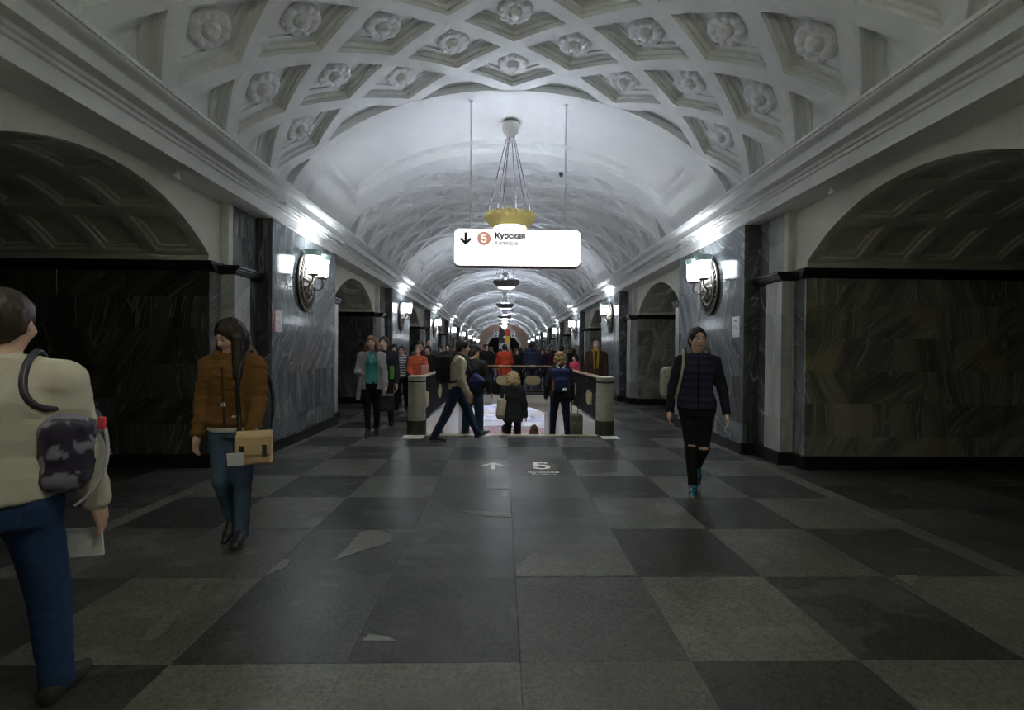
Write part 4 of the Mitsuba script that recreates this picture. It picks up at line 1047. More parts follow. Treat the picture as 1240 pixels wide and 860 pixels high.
        for q, L in ((-0.030, 0.062), (-0.010, 0.075), (0.010, 0.078), (0.030, 0.070)):
            a = c + (side * q + d * 0.045) * s
            c1 = math.radians(curl * 0.5); c2 = math.radians(curl * 1.4)
            b = a + (d * math.cos(c1) + pn * math.sin(c1)) * L * 0.52 * s
            e = b + (d * math.cos(c2) + pn * math.sin(c2)) * L * 0.48 * s
            g.rc(a, b, 0.0095 * s, 0.0085 * s, 0.004); g.rc(b, e, 0.0085 * s, 0.0072 * s, 0.003)
        a = c + (side * 0.034 - d * 0.02) * s; b = a + (side * 0.6 + d * 0.75 + pn * 0.25) * 0.034 * s; e = b + (side * 0.15 + d * 0.9 + pn * 0.3) * 0.03 * s
        g.rc(a, b, 0.013 * s, 0.011 * s, 0.01); g.rc(b, e, 0.0105 * s, 0.008 * s, 0.004)
    def body(self, curl=(30, 30), lips=(0.42, 0.17, 0.16), brows=(0.10, 0.06, 0.05), hands=True, neckdark=None):
        J, s = self.J, self.s; g = self.grid(0.0)
        g.torso(self.sect(0.80, 1.45), -0.006)
        fine = self.h <= 0.0125
        for i in (0, 1):
            g.rc(J[f'hip{i}'], J[f'kn{i}'], 0.074 * s, 0.050 * s, 0.05); g.rc(J[f'kn{i}'], J[f'an{i}'], 0.048 * s, 0.033 * s, 0.02)
            a = J[f'an{i}']; fd = J[f'fd{i}']; uf = np.cross(np.cross(fd, [0, 0, 1.0]), fd); uf /= np.linalg.norm(uf); t = a + fd * 0.12 * s - uf * 0.048 * s; g.rc(a - uf * 0.03 * s, t, 0.029 * s, 0.020 * s, 0.02)
            g.rc(J[f'sh{i}'], J[f'el{i}'], 0.046 * s, 0.037 * s, 0.03); g.rc(J[f'el{i}'], J[f'wr{i}'], 0.036 * s, 0.025 * s, 0.015)
            if hands and fine: self.hand(g, i, curl[i])
            elif hands: g.rc(J[f'wr{i}'], J[f'wr{i}'] + J[f'fa{i}'] * 0.12 * s, 0.03 * s, 0.026 * s, 0.01)
        g.rc(J['neck'] - [0, 0, 0.06 * s], self.hp((0, -0.012, -0.07)), 0.058 * s, 0.050 * s, 0.03)
        self.headshape(g, 0.0, self.h < 0.02)
        V, F = g.mesh()
        def color(v, n):
            c = np.tile(self.skin * 1.22, (len(v), 1)) * (0.94 + 0.12 * meshkit.noise(v * 30))[:, None]
            q = self.lp(v)
            def put_(m, col, a=1.0): c[m] = c[m] * (1 - a) + np.array(col) * a
            front = q[:, 1] > 0.05
            put_(front & (np.abs(q[:, 2] + 0.064) < 0.0095) & (np.abs(q[:, 0]) < 0.025), lips, 0.8)
            put_(front & (np.abs(q[:, 2] - 0.026) < 0.006) & (np.abs(np.abs(q[:, 0]) - 0.032) < 0.019), brows, 0.85)
            eye = front & ((np.abs(q[:, 2] - 0.003) / 0.0075) ** 2 + (np.abs(np.abs(q[:, 0]) - 0.031) / 0.015) ** 2 < 1)
            put_(eye, (0.30, 0.28, 0.26)); put_(eye & (np.abs(np.abs(q[:, 0]) - 0.031) < 0.0075), (0.05, 0.035, 0.03))
            put_(front & (np.abs(np.abs(q[:, 0]) - 0.040) < 0.016) & (np.abs(q[:, 2] + 0.035) < 0.016), (0.52, 0.27, 0.22), 0.25)
            return c
        self.emit('body', V, F, color, SKIN, key=self.key)
    def leg_clothes(self, name, color, ra=(0.092, 0.066, 0.050), top=1.0, wrinkle=0.006, seed=3, length=1.03, seat=0.012):
        J, s = self.J, self.s; g = self.grid(0.0)
        g.torso(self.sect(0.80, top), seat, 0.04)
        for i in (0, 1):
            an = J[f'kn{i}'] + (J[f'an{i}'] - J[f'kn{i}']) * length
            g.rc(J[f'hip{i}'], J[f'kn{i}'], ra[0] * s, ra[1] * s, 0.045); g.rc(J[f'kn{i}'], an, ra[1] * s, ra[2] * s, 0.02)
        V, F = g.mesh(); return self.emit(name, V, F, color, None, wrinkle, (14, 14, 34), seed)
    def shoes(self, color, sole=(0.05, 0.05, 0.05), heel=0.0, name='shoe', high=0.0, sz=1.0):
        J, s = self.J, self.s * sz
        for i in (0, 1):
            a, d = J[f'an{i}'], J[f'fd{i}']; up_ = np.cross(np.cross(d, [0, 0, 1.0]), d); up_ /= np.linalg.norm(up_)
            heel_p, ball, toe = a - up_ * 0.047 * s - d * 0.035 * s, a - up_ * 0.053 * s + d * 0.11 * s, a - up_ * 0.057 * s + d * 0.175 * s
            if heel: heel_p = heel_p + up_ * heel * 0.3
            P = np.array([heel_p, ball, toe, a]); g = Grid(P.min(0) - 0.1, P.max(0) + 0.1, min(self.h, 0.009) if self.h < 0.015 else self.h)
            g.rc(heel_p, ball, 0.036 * s, 0.036 * s, 0.02); g.rc(ball, toe, 0.037 * s, 0.026 * s, 0.02, (up_, 0.85))
            g.rc(heel_p + up_ * 0.01, a + up_ * (0.005 + high) - d * 0.01, 0.036 * s, 0.042 * s, 0.025)
            g.rc(a - up_ * 0.012 * s + d * 0.02 * s, ball + up_ * 0.004 * s, 0.041 * s, 0.036 * s, 0.02)
            if heel: g.rc(heel_p, heel_p - up_ * (0.02 + heel) , 0.02, 0.011, 0.01)
            base = a - up_ * (0.074 + heel * 0.0) * s
            if not heel: g.plane(base, -up_)
            V, F = g.mesh()
            hgt = lambda v: (v - base) @ up_
            self.emit(name, V, F, lambda v, n: np.where((hgt(v) < 0.018 * s)[:, None], np.array(sole), color(v, n) if callable(color) else np.array(color)), LEATHER)
    def top(self, name, color, hem=0.86, infl=0.02, sleeve=(0.068, 0.056, 0.042), wrinkle=0.006, seed=5, collar=1.445, wrist=0.97, prof=None, flare=0.0, extra=None, freq=(9, 9, 18), bsdf=None, arms=True, hk=0.05):
        J, s = self.J, self.s; g = self.grid(0.02 + flare)
        P = np.array(self.B['prof']) if prof is None else np.array(prof)
        if hem < 0.80:
            P = np.vstack([[hem, P[0, 1] + 0.035 + flare, P[0, 2] + 0.03 + flare], [0.86, 0.168, 0.125], P[1:]])
            P = P[np.argsort(P[:, 0])]
        g.torso(self.sect(hem, min(collar, 1.445), P), infl * s, 0.03)
        if arms:
            for i in (0, 1):
                wr = J[f'el{i}'] + (J[f'wr{i}'] - J[f'el{i}']) * wrist
                g.rc(J[f'sh{i}'], J[f'el{i}'], sleeve[0] * s, sleeve[1] * s, hk); g.rc(J[f'el{i}'], wr, sleeve[1] * s, sleeve[2] * s, 0.02)
            for i, q in ((0, -1), (1, 1)): g.rc(self.up([q * 0.045, -0.012, 1.415]), J[f'sh{i}'] + np.array([-q * 0.02, 0, 0.0]), 0.050 * s, (sleeve[0] - 0.008) * s, 0.05)
        if extra: extra(g)
        V, F = g.mesh(); return self.emit(name, V, F, color, bsdf, wrinkle, freq, seed)
    def hair(self, style, color, vol=0.014, length=0.0, seed=2, tie=None):
        s = self.s; h = min(self.h, 0.009) if self.h < 0.015 else self.h
        c = self.J['head']; g = Grid(c - 0.2 - [0, 0.05, 0.28 * (length > 0)], c + 0.2, h)
        R = self.Rh
        E = lambda p, r, k=0.02, **q: g.ell(self.hp(p), np.array(r) * s, k * s, R, **q)
        E((0, -0.018, 0.030), (0.075 + vol, 0.095 + vol, 0.094 + vol))
        if style in ('bob', 'long', 'curly'):
            E((0, -0.045, -0.03), (0.082 + vol, 0.07 + vol, 0.10 + vol * 0.5), 0.03)
        else:
            E((0, -0.055, -0.02), (0.066 + vol * 0.5, 0.05 + vol * 0.5, 0.075), 0.03)
        if length > 0:
            for x, y in ((-0.078, 0.01), (0.078, 0.01), (-0.06, -0.055), (0.06, -0.055), (0, -0.075)):
                a = self.hp((x, y, -0.03)); b = a + np.array([x * 0.25, -0.01 + (0.055 if y > 0 else -0.01), -length * s])
                g.rc(a, b, 0.042 * s, 0.034 * s, 0.04)
        # the face stays free
        fz = {'short': -0.03, 'bob': -0.045, 'long': -0.045, 'curly': -0.04, 'back': -0.012, 'fringe': -0.060}[style]
        E((0, 0.105, fz), (0.062 if style != 'fringe' else 0.056, 0.085, 0.098 if style != 'fringe' else 0.085), 0, cut=True)
        if style in ('short', 'back'): E((0, 0.07, -0.095), (0.10, 0.085, 0.09), 0, cut=True)
        if style == 'back' and tie is not None:
            a = self.hp((0, -0.10, 0.03)); b = self.hp((0.0, -0.135, -0.06)); e = self.hp((0.01, -0.12, -0.17))
            g.rc(a, b, 0.03 * s, 0.028 * s, 0.02); g.rc(b, e, 0.028 * s, 0.012 * s, 0.02)
        V, F = g.mesh()
        n = normals(V, F)
        if style == 'curly': V = V + n * ((meshkit.fbm(V * 34 + seed, 2, seed) - 0.45) * (0.04 + vol))[:, None]
        else: V = V + n * ((meshkit.fbm(V * np.array([70, 70, 9]) + seed, 2, seed) - 0.5) * 0.012)[:, None]
        col = np.array(color)
        self.emit('hair', V, F, lambda v, n: col * (0.7 + 0.6 * meshkit.fbm(v * np.array([90, 90, 8]), 2, 4))[:, None], HAIR)
    def world(self, p): return self.M[:3, :3] @ np.array(p, float) + self.M[:3, 3]

def shade_col(c, var=0.14, freq=7.0, seed=1):
    c = np.array(c, float)
    return lambda v, n: c * (1 - var / 2 + var * meshkit.fbm(v * freq, 3, seed))[:, None]
def denim(c, fade=(0.13, 0.20, 0.30)):
    c, f = np.array(c, float), np.array(fade)
    def fn(v, n):
        t = np.clip((n[:, 1]) * 0.9, 0, 1) * (0.25 + 0.6 * meshkit.fbm(v * 6, 3, 3))
        return (c * (1 - t)[:, None] + f * t[:, None]) * (0.9 + 0.2 * meshkit.noise(v * np.array([60, 60, 60])))[:, None]
    return fn
def bag(label, cat_, build, pos, heading, h, color, name='handbag', bsdf=None, lo=(-0.4, -0.4, -0.5), hi=(0.4, 0.4, 0.5), wr=0.0):
    """A bag from a field in its own frame."""
    k = thing(name, label, cat_)
    g = Grid(lo, hi, h); build(g); V, F = g.mesh(); n = normals(V, F)
    if wr: V = V + n * ((meshkit.fbm(V * 14, 3, 8) - 0.5) * 2 * wr)[:, None]
    col = color(V, n) if callable(color) else np.tile(np.array(color, float), (len(V), 1))
    c, s = math.cos(math.radians(heading)), math.sin(math.radians(heading)); R = np.array([[c, -s, 0], [s, c, 0], [0, 0, 1]])
    obj('body', trimesh.Trimesh(V @ R.T + pos, F, process=False), bsdf or LEATHER, k, True, color=col)
    return k, R
def strap(parent, pts, w, color, name='strap', n=8, flat=0.35, smooth_n=24):
    from scipy.interpolate import CubicSpline
    pts = np.array(pts, float)
    t = np.concatenate([[0], np.cumsum(np.linalg.norm(np.diff(pts, axis=0), axis=1))])
    q = CubicSpline(t, pts)(np.linspace(0, t[-1], smooth_n)) if len(pts) > 2 else pts
    m = tube(q, w, n)
    return obj(name, m, LEATHER, parent, True, color=np.tile(np.array(color, float), (len(m.vertices), 1)))
# ------------------------------------------------------------------ the people near the viewer
BLK = (0.012, 0.012, 0.014); DARK = (0.022, 0.022, 0.026); NAVY = (0.016, 0.018, 0.036)
JEAN, JEANL = (0.035, 0.055, 0.105), (0.12, 0.18, 0.27)
def quilt_shading(c, pitch=0.075):
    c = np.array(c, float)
    def fn(v, n): return c * (0.55 + 0.75 * np.abs(np.sin(v[:, 2] * math.pi / pitch)))[:, None] ** 0.6  # shade of the padding put into the colour: seams darker, middles lighter
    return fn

# woman in a brown hooded jacket, looking down, walking out to the left
p = Person('person in a brown hooded jacket and blue jeans looking down, beige satchel at the hip', (-2.18, 3.53), 186, 1.655, 'f', 0.009,
           legs=((5, 4, -1), (8, 34, -3)), arms=((8, 6, 24, 0), (0, 7, 14)), head=(26, -24), lean=5, feet=(0, -32), skin=(0.50, 0.33, 0.25), yawfoot=6)
p.body(curl=(55, 35))
def fold(g):
    for i in (0, 1): g.rc(p.J[f'wr{i}'] - p.J[f'fa{i}'] * 0.05, p.J[f'wr{i}'] - p.J[f'fa{i}'] * 0.025, 0.047, 0.045, 0.01)
def hoodf(g):
    fold(g)
    c = p.up([0, -0.085, 1.44])
    g.ell(c, (0.140, 0.095, 0.105), 0.05); g.rc(p.up([-0.095, 0.03, 1.435]), p.up([0, -0.10, 1.475]), 0.035, 0.045, 0.04); g.rc(p.up([0.095, 0.03, 1.435]), p.up([0, -0.10, 1.475]), 0.035, 0.045, 0.04)
p.top('undershirt', shade_col((0.55, 0.54, 0.50)), 0.845, 0.024, arms=False, collar=1.0, wrinkle=0.004, seed=8)
p.top('jacket', shade_col((0.150, 0.074, 0.024), 0.5), 0.905, 0.032, (0.074, 0.064, 0.050), 0.016, 5, extra=hoodf, freq=(9, 9, 26))
p.top('hem_band', (0.10, 0.045, 0.018), 0.885, 0.030, arms=False, collar=0.93, wrinkle=0.002)
for i in (0, 1):
    a = p.J[f'wr{i}']; f = p.J[f'fa{i}']
    m = tube(np.array([a - f * 0.035, a - f * 0.004]), 0.043, 14); p.emit('cuff', m.vertices, m.faces, (0.55, 0.54, 0.50))
p.leg_clothes('jeans', denim((0.024, 0.042, 0.085), (0.13, 0.20, 0.30)), (0.090, 0.064, 0.052), 0.93, 0.006, 4)
p.shoes(shade_col((0.03, 0.025, 0.03), 0.5, 30), (0.02, 0.02, 0.02))
p.hair('long', (0.020, 0.011, 0.008), 0.016, 0.27)
m = tube(np.array([p.up([0.0, 0.155, 1.08]), p.up([0.0, 0.162, 1.08])]), 0.016, 14); p.emit('badge', m.vertices, m.faces, (0.6, 0.6, 0.6))
m = tube(np.array([p.up([0.0, 0.158, z]) + [0, 0.0, 0] for z in (0.93, 1.05, 1.15, 1.25, 1.36)]), 0.006, 6); p.emit('zip', m.vertices, m.faces, (0.06, 0.03, 0.012))
hw = p.world(p.J['wr0'] + p.J['fa0'] * 0.10)
def satchel(g): g.rbox((0, 0, 0), (0.118, 0.042, 0.105), 0.02); g.rbox((0, 0.042, 0.03), (0.114, 0.012, 0.07), 0.008, 0.003); g.rc((-0.1, 0, 0.12), (0.1, 0, 0.12), 0.012, 0.012, 0.02)
bp = hw + p.M[:3, :3] @ np.array([-0.055, 0.055, -0.02])
k, R = bag('beige leather satchel with dark buckles hanging beside the brown hooded jacket', 'bag', satchel, bp, 200, 0.009, shade_col((0.50, 0.34, 0.20), 0.2), 'satchel')
# R turns the bag so that its front looks along +y of its own frame
def lw(q): return p.world(p.up(q))
strap(k, [bp + R @ np.array([0.10, 0, 0.085]), lw([-0.12, 0.185, 1.02]), lw([-0.115, 0.185, 1.20]), lw([-0.125, 0.13, 1.39]), lw([-0.128, 0.02, 1.478]), lw([-0.14, -0.10, 1.42]), lw([-0.20, -0.165, 1.25]), lw([-0.25, -0.12, 1.02]), bp + R @ np.array([-0.10, -0.02, 0.085])], 0.015, (0.015, 0.012, 0.012))
for x in (0.07, -0.07): obj('buckle', flat(box(-0.014, 0.014, -0.004, 0.004, -0.05, 0.035, 0.003), bp + R @ np.array([x, 0.058, 0.0]), 0, math.radians(200)), 'm_dark', k)
tag(obj('folded_paper', flat(box(-0.05, 0.05, -0.004, 0.004, -0.06, 0.035, 0.001), hw + p.M[:3, :3] @ np.array([0.03, 0.145, -0.06]), 0.3, 0.3), PAPER), 'white paper held by the person in the brown jacket over the satchel', 'paper')

# woman in a navy quilted vest
p = Person('person in a navy quilted vest and ripped black trousers walking toward the viewer', (1.92, 4.80), 163, 1.745, 'f', 0.008,
           legs=((10, 62, -4), (2, 2, -5)), arms=((2, 15, 10), (-6, 13, 14)), head=(-16, 0), lean=1, feet=(-55, 0), skin=(0.52, 0.34, 0.27), yawfoot=4)
p.body(curl=(40, 55))
p.top('shirt', shade_col((0.016, 0.016, 0.026)), 0.90, 0.014, (0.060, 0.050, 0.039), 0.005, 6)
def vcollar(g):
    for q in (-1, 1): g.rc(p.up([q * 0.075, 0.06, 1.40]), p.up([q * 0.085, -0.04, 1.455]), 0.028, 0.034, 0.03)
    g.rc(p.up([-0.085, -0.04, 1.455]), p.up([0.085, -0.04, 1.455]), 0.04, 0.04, 0.04)
k_ = p.top('vest', quilt_shading((0.026, 0.027, 0.052)), 0.885, 0.026, arms=False, wrinkle=0.005, seed=9, extra=lambda g: (vcollar(g), [g.rc(p.up([q * 0.05, -0.01, 1.41]), p.up([q * 0.145, -0.01, 1.345]), 0.055, 0.068, 0.05) for q in (-1, 1)]))
g = Grid(p.up([-0.2, -0.2, 1.3]), p.up([0.2, 0.2, 1.6]), 0.008)
for q in (-1, 1):
    g.rc(p.up([q * 0.062, 0.075, 1.405]), p.up([q * 0.082, 0.02, 1.462]), 0.012, 0.028, 0.02); g.rc(p.up([q * 0.082, 0.02, 1.462]), p.up([q * 0.06, -0.05, 1.495]), 0.028, 0.030, 0.02)
V, F = g.mesh(); p.emit('collar_lining', V, F, shade_col((0.20, 0.185, 0.155), 0.4, 40))
m = tube(np.array([p.up([0.0, y, z]) for z, y in ((0.90, 0.155), (1.05, 0.135), (1.2, 0.145), (1.3, 0.155), (1.39, 0.115))]), 0.007, 6); p.emit('zip', m.vertices, m.faces, (0.008, 0.008, 0.01))
def ripped(v, n):
    c = np.tile((0.010, 0.010, 0.012), (len(v), 1))
    for i, dz, w in ((0, 0.012, 0.042), (1, 0.03, 0.035)):
        d = v - (p.J[f'kn{i}'] + np.array([0, 0.05, dz])); c[(np.abs(d[:, 2]) < (0.013 if i == 0 else 0.006)) & (np.abs(d[:, 0]) < w) & (d[:, 1] > -0.05)] = (0.42, 0.26, 0.20)
    return c
p.leg_clothes('trousers', ripped, (0.090, 0.061, 0.044), 0.93, 0.005, 4)
p.shoes(lambda v, n: np.where((meshkit.noise(v * 34) > 0.52)[:, None], np.array((0.01, 0.16, 0.22)), np.array((0.02, 0.04, 0.08))), (0.45, 0.52, 0.40), name='trainer')
p.hair('back', (0.024, 0.013, 0.010), 0.009, 0, tie=True)
def knap(g): g.rbox((0, 0, 0), (0.135, 0.075, 0.18), 0.07); g.rbox((0, -0.06, -0.06), (0.10, 0.04, 0.09), 0.035, 0.02)
bp = p.world(p.up([0.23, -0.17, 1.12]))
k, R = bag('pale grey knapsack slung on one shoulder behind the person in the navy vest', 'bag', knap, bp, 190, 0.011, shade_col((0.40, 0.38, 0.34), 0.5, 30), 'knapsack')
strap(k, [bp + R @ np.array([0.0, 0, 0.185]), p.world(p.up([0.145, -0.12, 1.40])), p.world(p.up([0.135, 0.0, 1.475])), p.world(p.up([0.140, 0.115, 1.37])), p.world(p.up([0.165, 0.15, 1.20])), p.world(p.up([0.20, 0.10, 1.03])), bp + R @ np.array([-0.02, 0.05, -0.12])], 0.014, (0.38, 0.33, 0.25))

# figure at the left edge: cream sleeve, dark bag, jeans
p = Person('person in a cream jumper and jeans at the left edge, dark bag at the hip', (-2.065, 1.80), 20, 1.71, 'm', 0.011,
           legs=((-6, 12, 2), (14, 8, 2)), arms=((6, 8, 16), (4, 10, 12)), head=(0, -4), lean=2, skin=(0.5, 0.33, 0.26))
p.body(); p.top('jumper', shade_col((0.50, 0.47, 0.40)), 0.90, 0.030, (0.074, 0.062, 0.050), 0.008, 5)
p.leg_clothes('jeans', denim((0.025, 0.05, 0.13), (0.05, 0.10, 0.24)), (0.092, 0.068, 0.056), 0.96, 0.005)
p.shoes((0.03, 0.03, 0.03)); p.hair('short', (0.03, 0.02, 0.015), 0.010)
def slouch(g): g.ell((0, 0, 0), (0.13, 0.08, 0.18), 0.02); g.rbox((0, 0, -0.03), (0.13, 0.07, 0.15), 0.06, 0.04)
bp = p.world(p.up([0.215, 0.02, 1.10]))
k, R = bag('dark patterned bag hanging beside the person in cream at the left edge', 'bag', slouch, bp, 110, 0.011, lambda v, n: np.where((meshkit.fbm(v * 16, 3, 3) > 0.56)[:, None], np.array((0.20, 0.19, 0.25)), np.array((0.03, 0.025, 0.045))), 'shoulder_bag', wr=0.012)
strap(k, [bp + np.array([0.02, 0.08, 0.15]), p.world(p.up([0.12, 0.11, 1.30])), p.world(p.up([0.11, 0.0, 1.47])), p.world(p.up([0.13, -0.12, 1.30])), bp + np.array([0.02, -0.08, 0.15])], 0.013, (0.03, 0.03, 0.05))
strap(k, [bp + np.array([0.10, 0.02, 0.08]), bp + np.array([0.135, 0.0, -0.05]), bp + np.array([0.09, -0.03, -0.20]), bp + np.array([0.05, -0.05, -0.24])], 0.007, (0.42, 0.42, 0.46), 'loose_strap')
obj('red_tab', box(0, 0.03, -0.008, 0.008, 0, 0.05, 0.004).apply_translation(bp + np.array([0.115, -0.02, 0.06])), RED, k)
hw = p.world(p.J['wr1'] + p.J['fa1'] * 0.13)
tag(obj('paper_sheet', flat(box(-0.045, 0.09, -0.004, 0.004, -0.13, 0.0, 0.001), hw + np.array([-0.09, -0.03, 0.0]), 0.15, 0.25), PAPER), 'white paper held low by the person at the left edge', 'paper')

# woman with a teal top and open grey cardigan
p = Person('person in a teal top and open grey cardigan with a black handbag, wearing heels', (-2.40, 7.86), 194, 1.66, 'f', 0.010,
           legs=((-4, 8, 0), (6, 4, -3)), arms=((-2, 10, 14), (8, 12, 78, 18)), head=(8, 3), lean=0, feet=(-28, -28), skin=(0.50, 0.32, 0.25))
p.body(curl=(70, 60)); p.top('blouse', shade_col((0.050, 0.245, 0.235), 0.3), 0.875, 0.014, (0.05, 0.045, 0.04), 0.006, 6, arms=False, extra=lambda g: [g.rc(p.up([q * 0.04, 0, 1.40]), p.up([q * 0.13, 0, 1.345]), 0.055, 0.062, 0.05) for q in (-1, 1)])
def opened(g):
    for q in (-1, 1):
        g.rc(p.up([q * 0.175, 0.07, 1.15]), p.up([q * 0.215, 0.09, 0.62]), 0.030, 0.035, 0.04); g.rc(p.up([q * 0.16, 0.06, 1.15]), p.up([q * 0.09, 0.07, 1.40]), 0.03, 0.03, 0.04)
    g.ell(p.up([0, 0.16, 1.05]), (0.110, 0.15, 0.46), 0, cut=True)
p.top('cardigan', shade_col((0.26, 0.26, 0.265), 0.35, 12), 0.78, 0.030, (0.066, 0.056, 0.048), 0.008, 5, extra=opened)
p.leg_clothes('trousers', BLK, (0.084, 0.058, 0.042), 0.93, 0.004, length=0.92); p.shoes((0.015, 0.014, 0.015), heel=0.06, name='heeled_shoe', sz=0.9); p.hair('fringe', (0.135, 0.050, 0.020), 0.013, 0.10)
m = tube(np.array([p.up([-0.05, 0.115, 1.40]), p.up([-0.01, 0.142, 1.28]), p.up([0.01, 0.142, 1.28]), p.up([0.05, 0.115, 1.40])]), 0.004, 5); p.emit('necklace', m.vertices, m.faces, (0.5, 0.5, 0.5))
m = tube(np.array([p.up([0, 0.145, 1.275]), p.up([0, 0.150, 1.235])]), 0.012, 8); p.emit('pendant', m.vertices, m.faces, (0.65, 0.66, 0.66))
hw = p.world(p.J['wr0'] + p.J['fa0'] * 0.10)
def tote(g): g.rbox((0, 0, -0.19), (0.14, 0.075, 0.15), 0.05)
k, R = bag('black leather handbag carried by the person in the teal top and grey cardigan', 'bag', tote, hw, 215, 0.012, shade_col((0.02, 0.02, 0.02), 0.5, 20), wr=0.008)
for y in (-0.04, 0.04): strap(k, [hw + R @ np.array([-0.08, y, -0.06]), hw + R @ np.array([0, y * 0.3, 0.02]), hw + R @ np.array([0.08, y, -0.06])], 0.008, (0.02, 0.02, 0.02), 'handle')

# striding young man with a black backpack
p = Person('person in a cream jumper and jeans striding past the stairs, black backpack on', (-0.93, 7.72), -84, 1.76, 'm', 0.010,
           legs=((27, 4, 2), (-22, 6, 2)), arms=((8, 5, 14), (6, 7, 16)), head=(-4, -10), lean=7, feet=(24, -2), skin=(0.47, 0.30, 0.23), yawfoot=4)
p.body(); p.top('jumper', shade_col((0.46, 0.42, 0.30), 0.25), 0.90, 0.026, (0.074, 0.060, 0.048), 0.008, 5)
p.leg_clothes('jeans', denim((0.016, 0.026, 0.058), (0.035, 0.055, 0.10)), (0.098, 0.072, 0.058), 0.96, 0.007); p.shoes((0.012, 0.012, 0.014), (0.35, 0.35, 0.36), name='trainer'); p.hair('short', (0.020, 0.013, 0.010), 0.012)
def pack(g): g.rbox((0, 0, 0), (0.15, 0.10, 0.24), 0.07); g.rbox((0, -0.08, -0.07), (0.12, 0.05, 0.13), 0.04, 0.02)
bp = p.world(p.up([0, -0.245, 1.19]))
k, R = bag('black backpack on the person in cream striding past the stairs', 'backpack', pack, bp, -84, 0.012, shade_col((0.013, 0.013, 0.014), 0.5, 20), 'backpack', CLOTH, wr=0.006)
for q in (-1, 1): strap(k, [p.world(p.up([q * 0.09, -0.15, 1.40])), p.world(p.up([q * 0.11, -0.02, 1.475])), p.world(p.up([q * 0.115, 0.11, 1.39])), p.world(p.up([q * 0.15, 0.13, 1.22])), p.world(p.up([q * 0.185, 0.02, 1.06])), p.world(p.up([q * 0.13, -0.14, 1.00]))], 0.019, (0.014, 0.014, 0.015))

def back_bag(p, label, color, half=(0.15, 0.085, 0.21), z=1.20, y=-0.20, extra=None, h=0.012, straps=(0.02, 0.02, 0.03), name='backpack'):
    bp = p.world(p.up([0, y, z])); hd = math.degrees(math.atan2(p.M[1, 0], p.M[0, 0]))
    k, R = bag(label, 'backpack', lambda g: (g.rbox((0, 0, 0), half, 0.06), g.rbox((0, -half[1] * 0.8, -half[2] * 0.32), (half[0] * 0.8, 0.045, half[2] * 0.5), 0.035, 0.02)), bp, hd, h, color, name, CLOTH, wr=0.005)
    for q in (-1, 1): strap(k, [p.world(p.up([q * 0.08, -0.14, 1.40])), p.world(p.up([q * 0.10, -0.02, 1.47])), p.world(p.up([q * 0.11, 0.10, 1.37])), p.world(p.up([q * 0.16, 0.06, 1.12])), p.world(p.up([q * 0.13, -0.12, 1.00]))], 0.017, straps)
    return k, R, bp

# people going down the stairs
p = Person('person in a dark jacket and flat cap starting down the stairs with a blue bag', (-0.70, 8.40), -22, 1.76, 'm', 0.011, legs=((-4, 6, 2), (6, 4, 2)), arms=((0, 8, 10), (6, 9, 30)), head=(24, -8), skin=(0.47, 0.31, 0.24), z=-0.162)
p.body(); p.top('jacket', shade_col((0.022, 0.022, 0.022), 0.5), 0.80, 0.034, (0.080, 0.068, 0.052), 0.010, 5); p.leg_clothes('jeans', denim((0.026, 0.045, 0.075), (0.05, 0.08, 0.12)), (0.100, 0.078, 0.066), 0.96, 0.006); p.shoes((0.02, 0.02, 0.02)); p.hair('short', (0.05, 0.04, 0.035), 0.008)
g = Grid(p.J['head'] - 0.2, p.J['head'] + 0.22, 0.011); g.ell(p.hp((0, -0.01, 0.075)), (0.095, 0.115, 0.055), 0.02, p.Rh); g.rc(p.hp((-0.04, 0.10, 0.055)), p.hp((0.04, 0.10, 0.055)), 0.028, 0.028, 0.03, (p.Rh[:, 2], 0.45)); V, F = g.mesh(); p.emit('cap', V, F, (0.022, 0.022, 0.024))
bp = p.world(p.up([0.16, -0.20, 1.06]))
k, R = bag('blue and violet holdall behind the person in the flat cap', 'bag', lambda g: g.rbox((0, 0, 0), (0.12, 0.07, 0.13), 0.04, 0, rot([0, 1, 0], 35)), bp, -22, 0.012, lambda v, n: np.where((v[:, 2] > 0.02)[:, None], np.array((0.045, 0.05, 0.13)), np.array((0.016, 0.018, 0.05))), 'holdall', CLOTH)
strap(k, [bp + np.array([-0.08, 0.02, 0.14]), p.world(p.up([0.02, -0.17, 1.30])), p.world(p.up([-0.09, -0.03, 1.475])), p.world(p.up([-0.06, 0.13, 1.35])), p.world(p.up([0.15, 0.14, 1.08])), bp + np.array([0.1, 0.05, 0.1])], 0.013, (0.02, 0.02, 0.03))
p = Person('person in a black hooded coat going down the stairs with a beige shoulder bag', (0.05, 9.25), 3, 1.68, 'f', 0.011, legs=((-1, 4, 2), (3, 3, 2)), arms=((-2, 12, 20), (0, 13, 8)), head=(-6, -12), lean=2, skin=(0.5, 0.35, 0.28), z=-0.648)
p.body(); p.top('coat', shade_col((0.016, 0.018, 0.018), 0.5), 0.74, 0.042, (0.080, 0.068, 0.054), 0.010, 5, extra=lambda g: (g.ell(p.up([0, -0.10, 1.40]), (0.12, 0.075, 0.09), 0.05), g.rc(p.up([-0.09, 0, 1.44]), p.up([0.09, 0, 1.44]), 0.05, 0.05, 0.04)))
p.leg_clothes('trousers', BLK, (0.090, 0.064, 0.050), 0.93, 0.005); p.shoes((0.02, 0.02, 0.02)); p.hair('curly', (0.42, 0.30, 0.15), 0.045, 0.05)
hw = p.world(p.up([-0.245, -0.06, 1.00]))
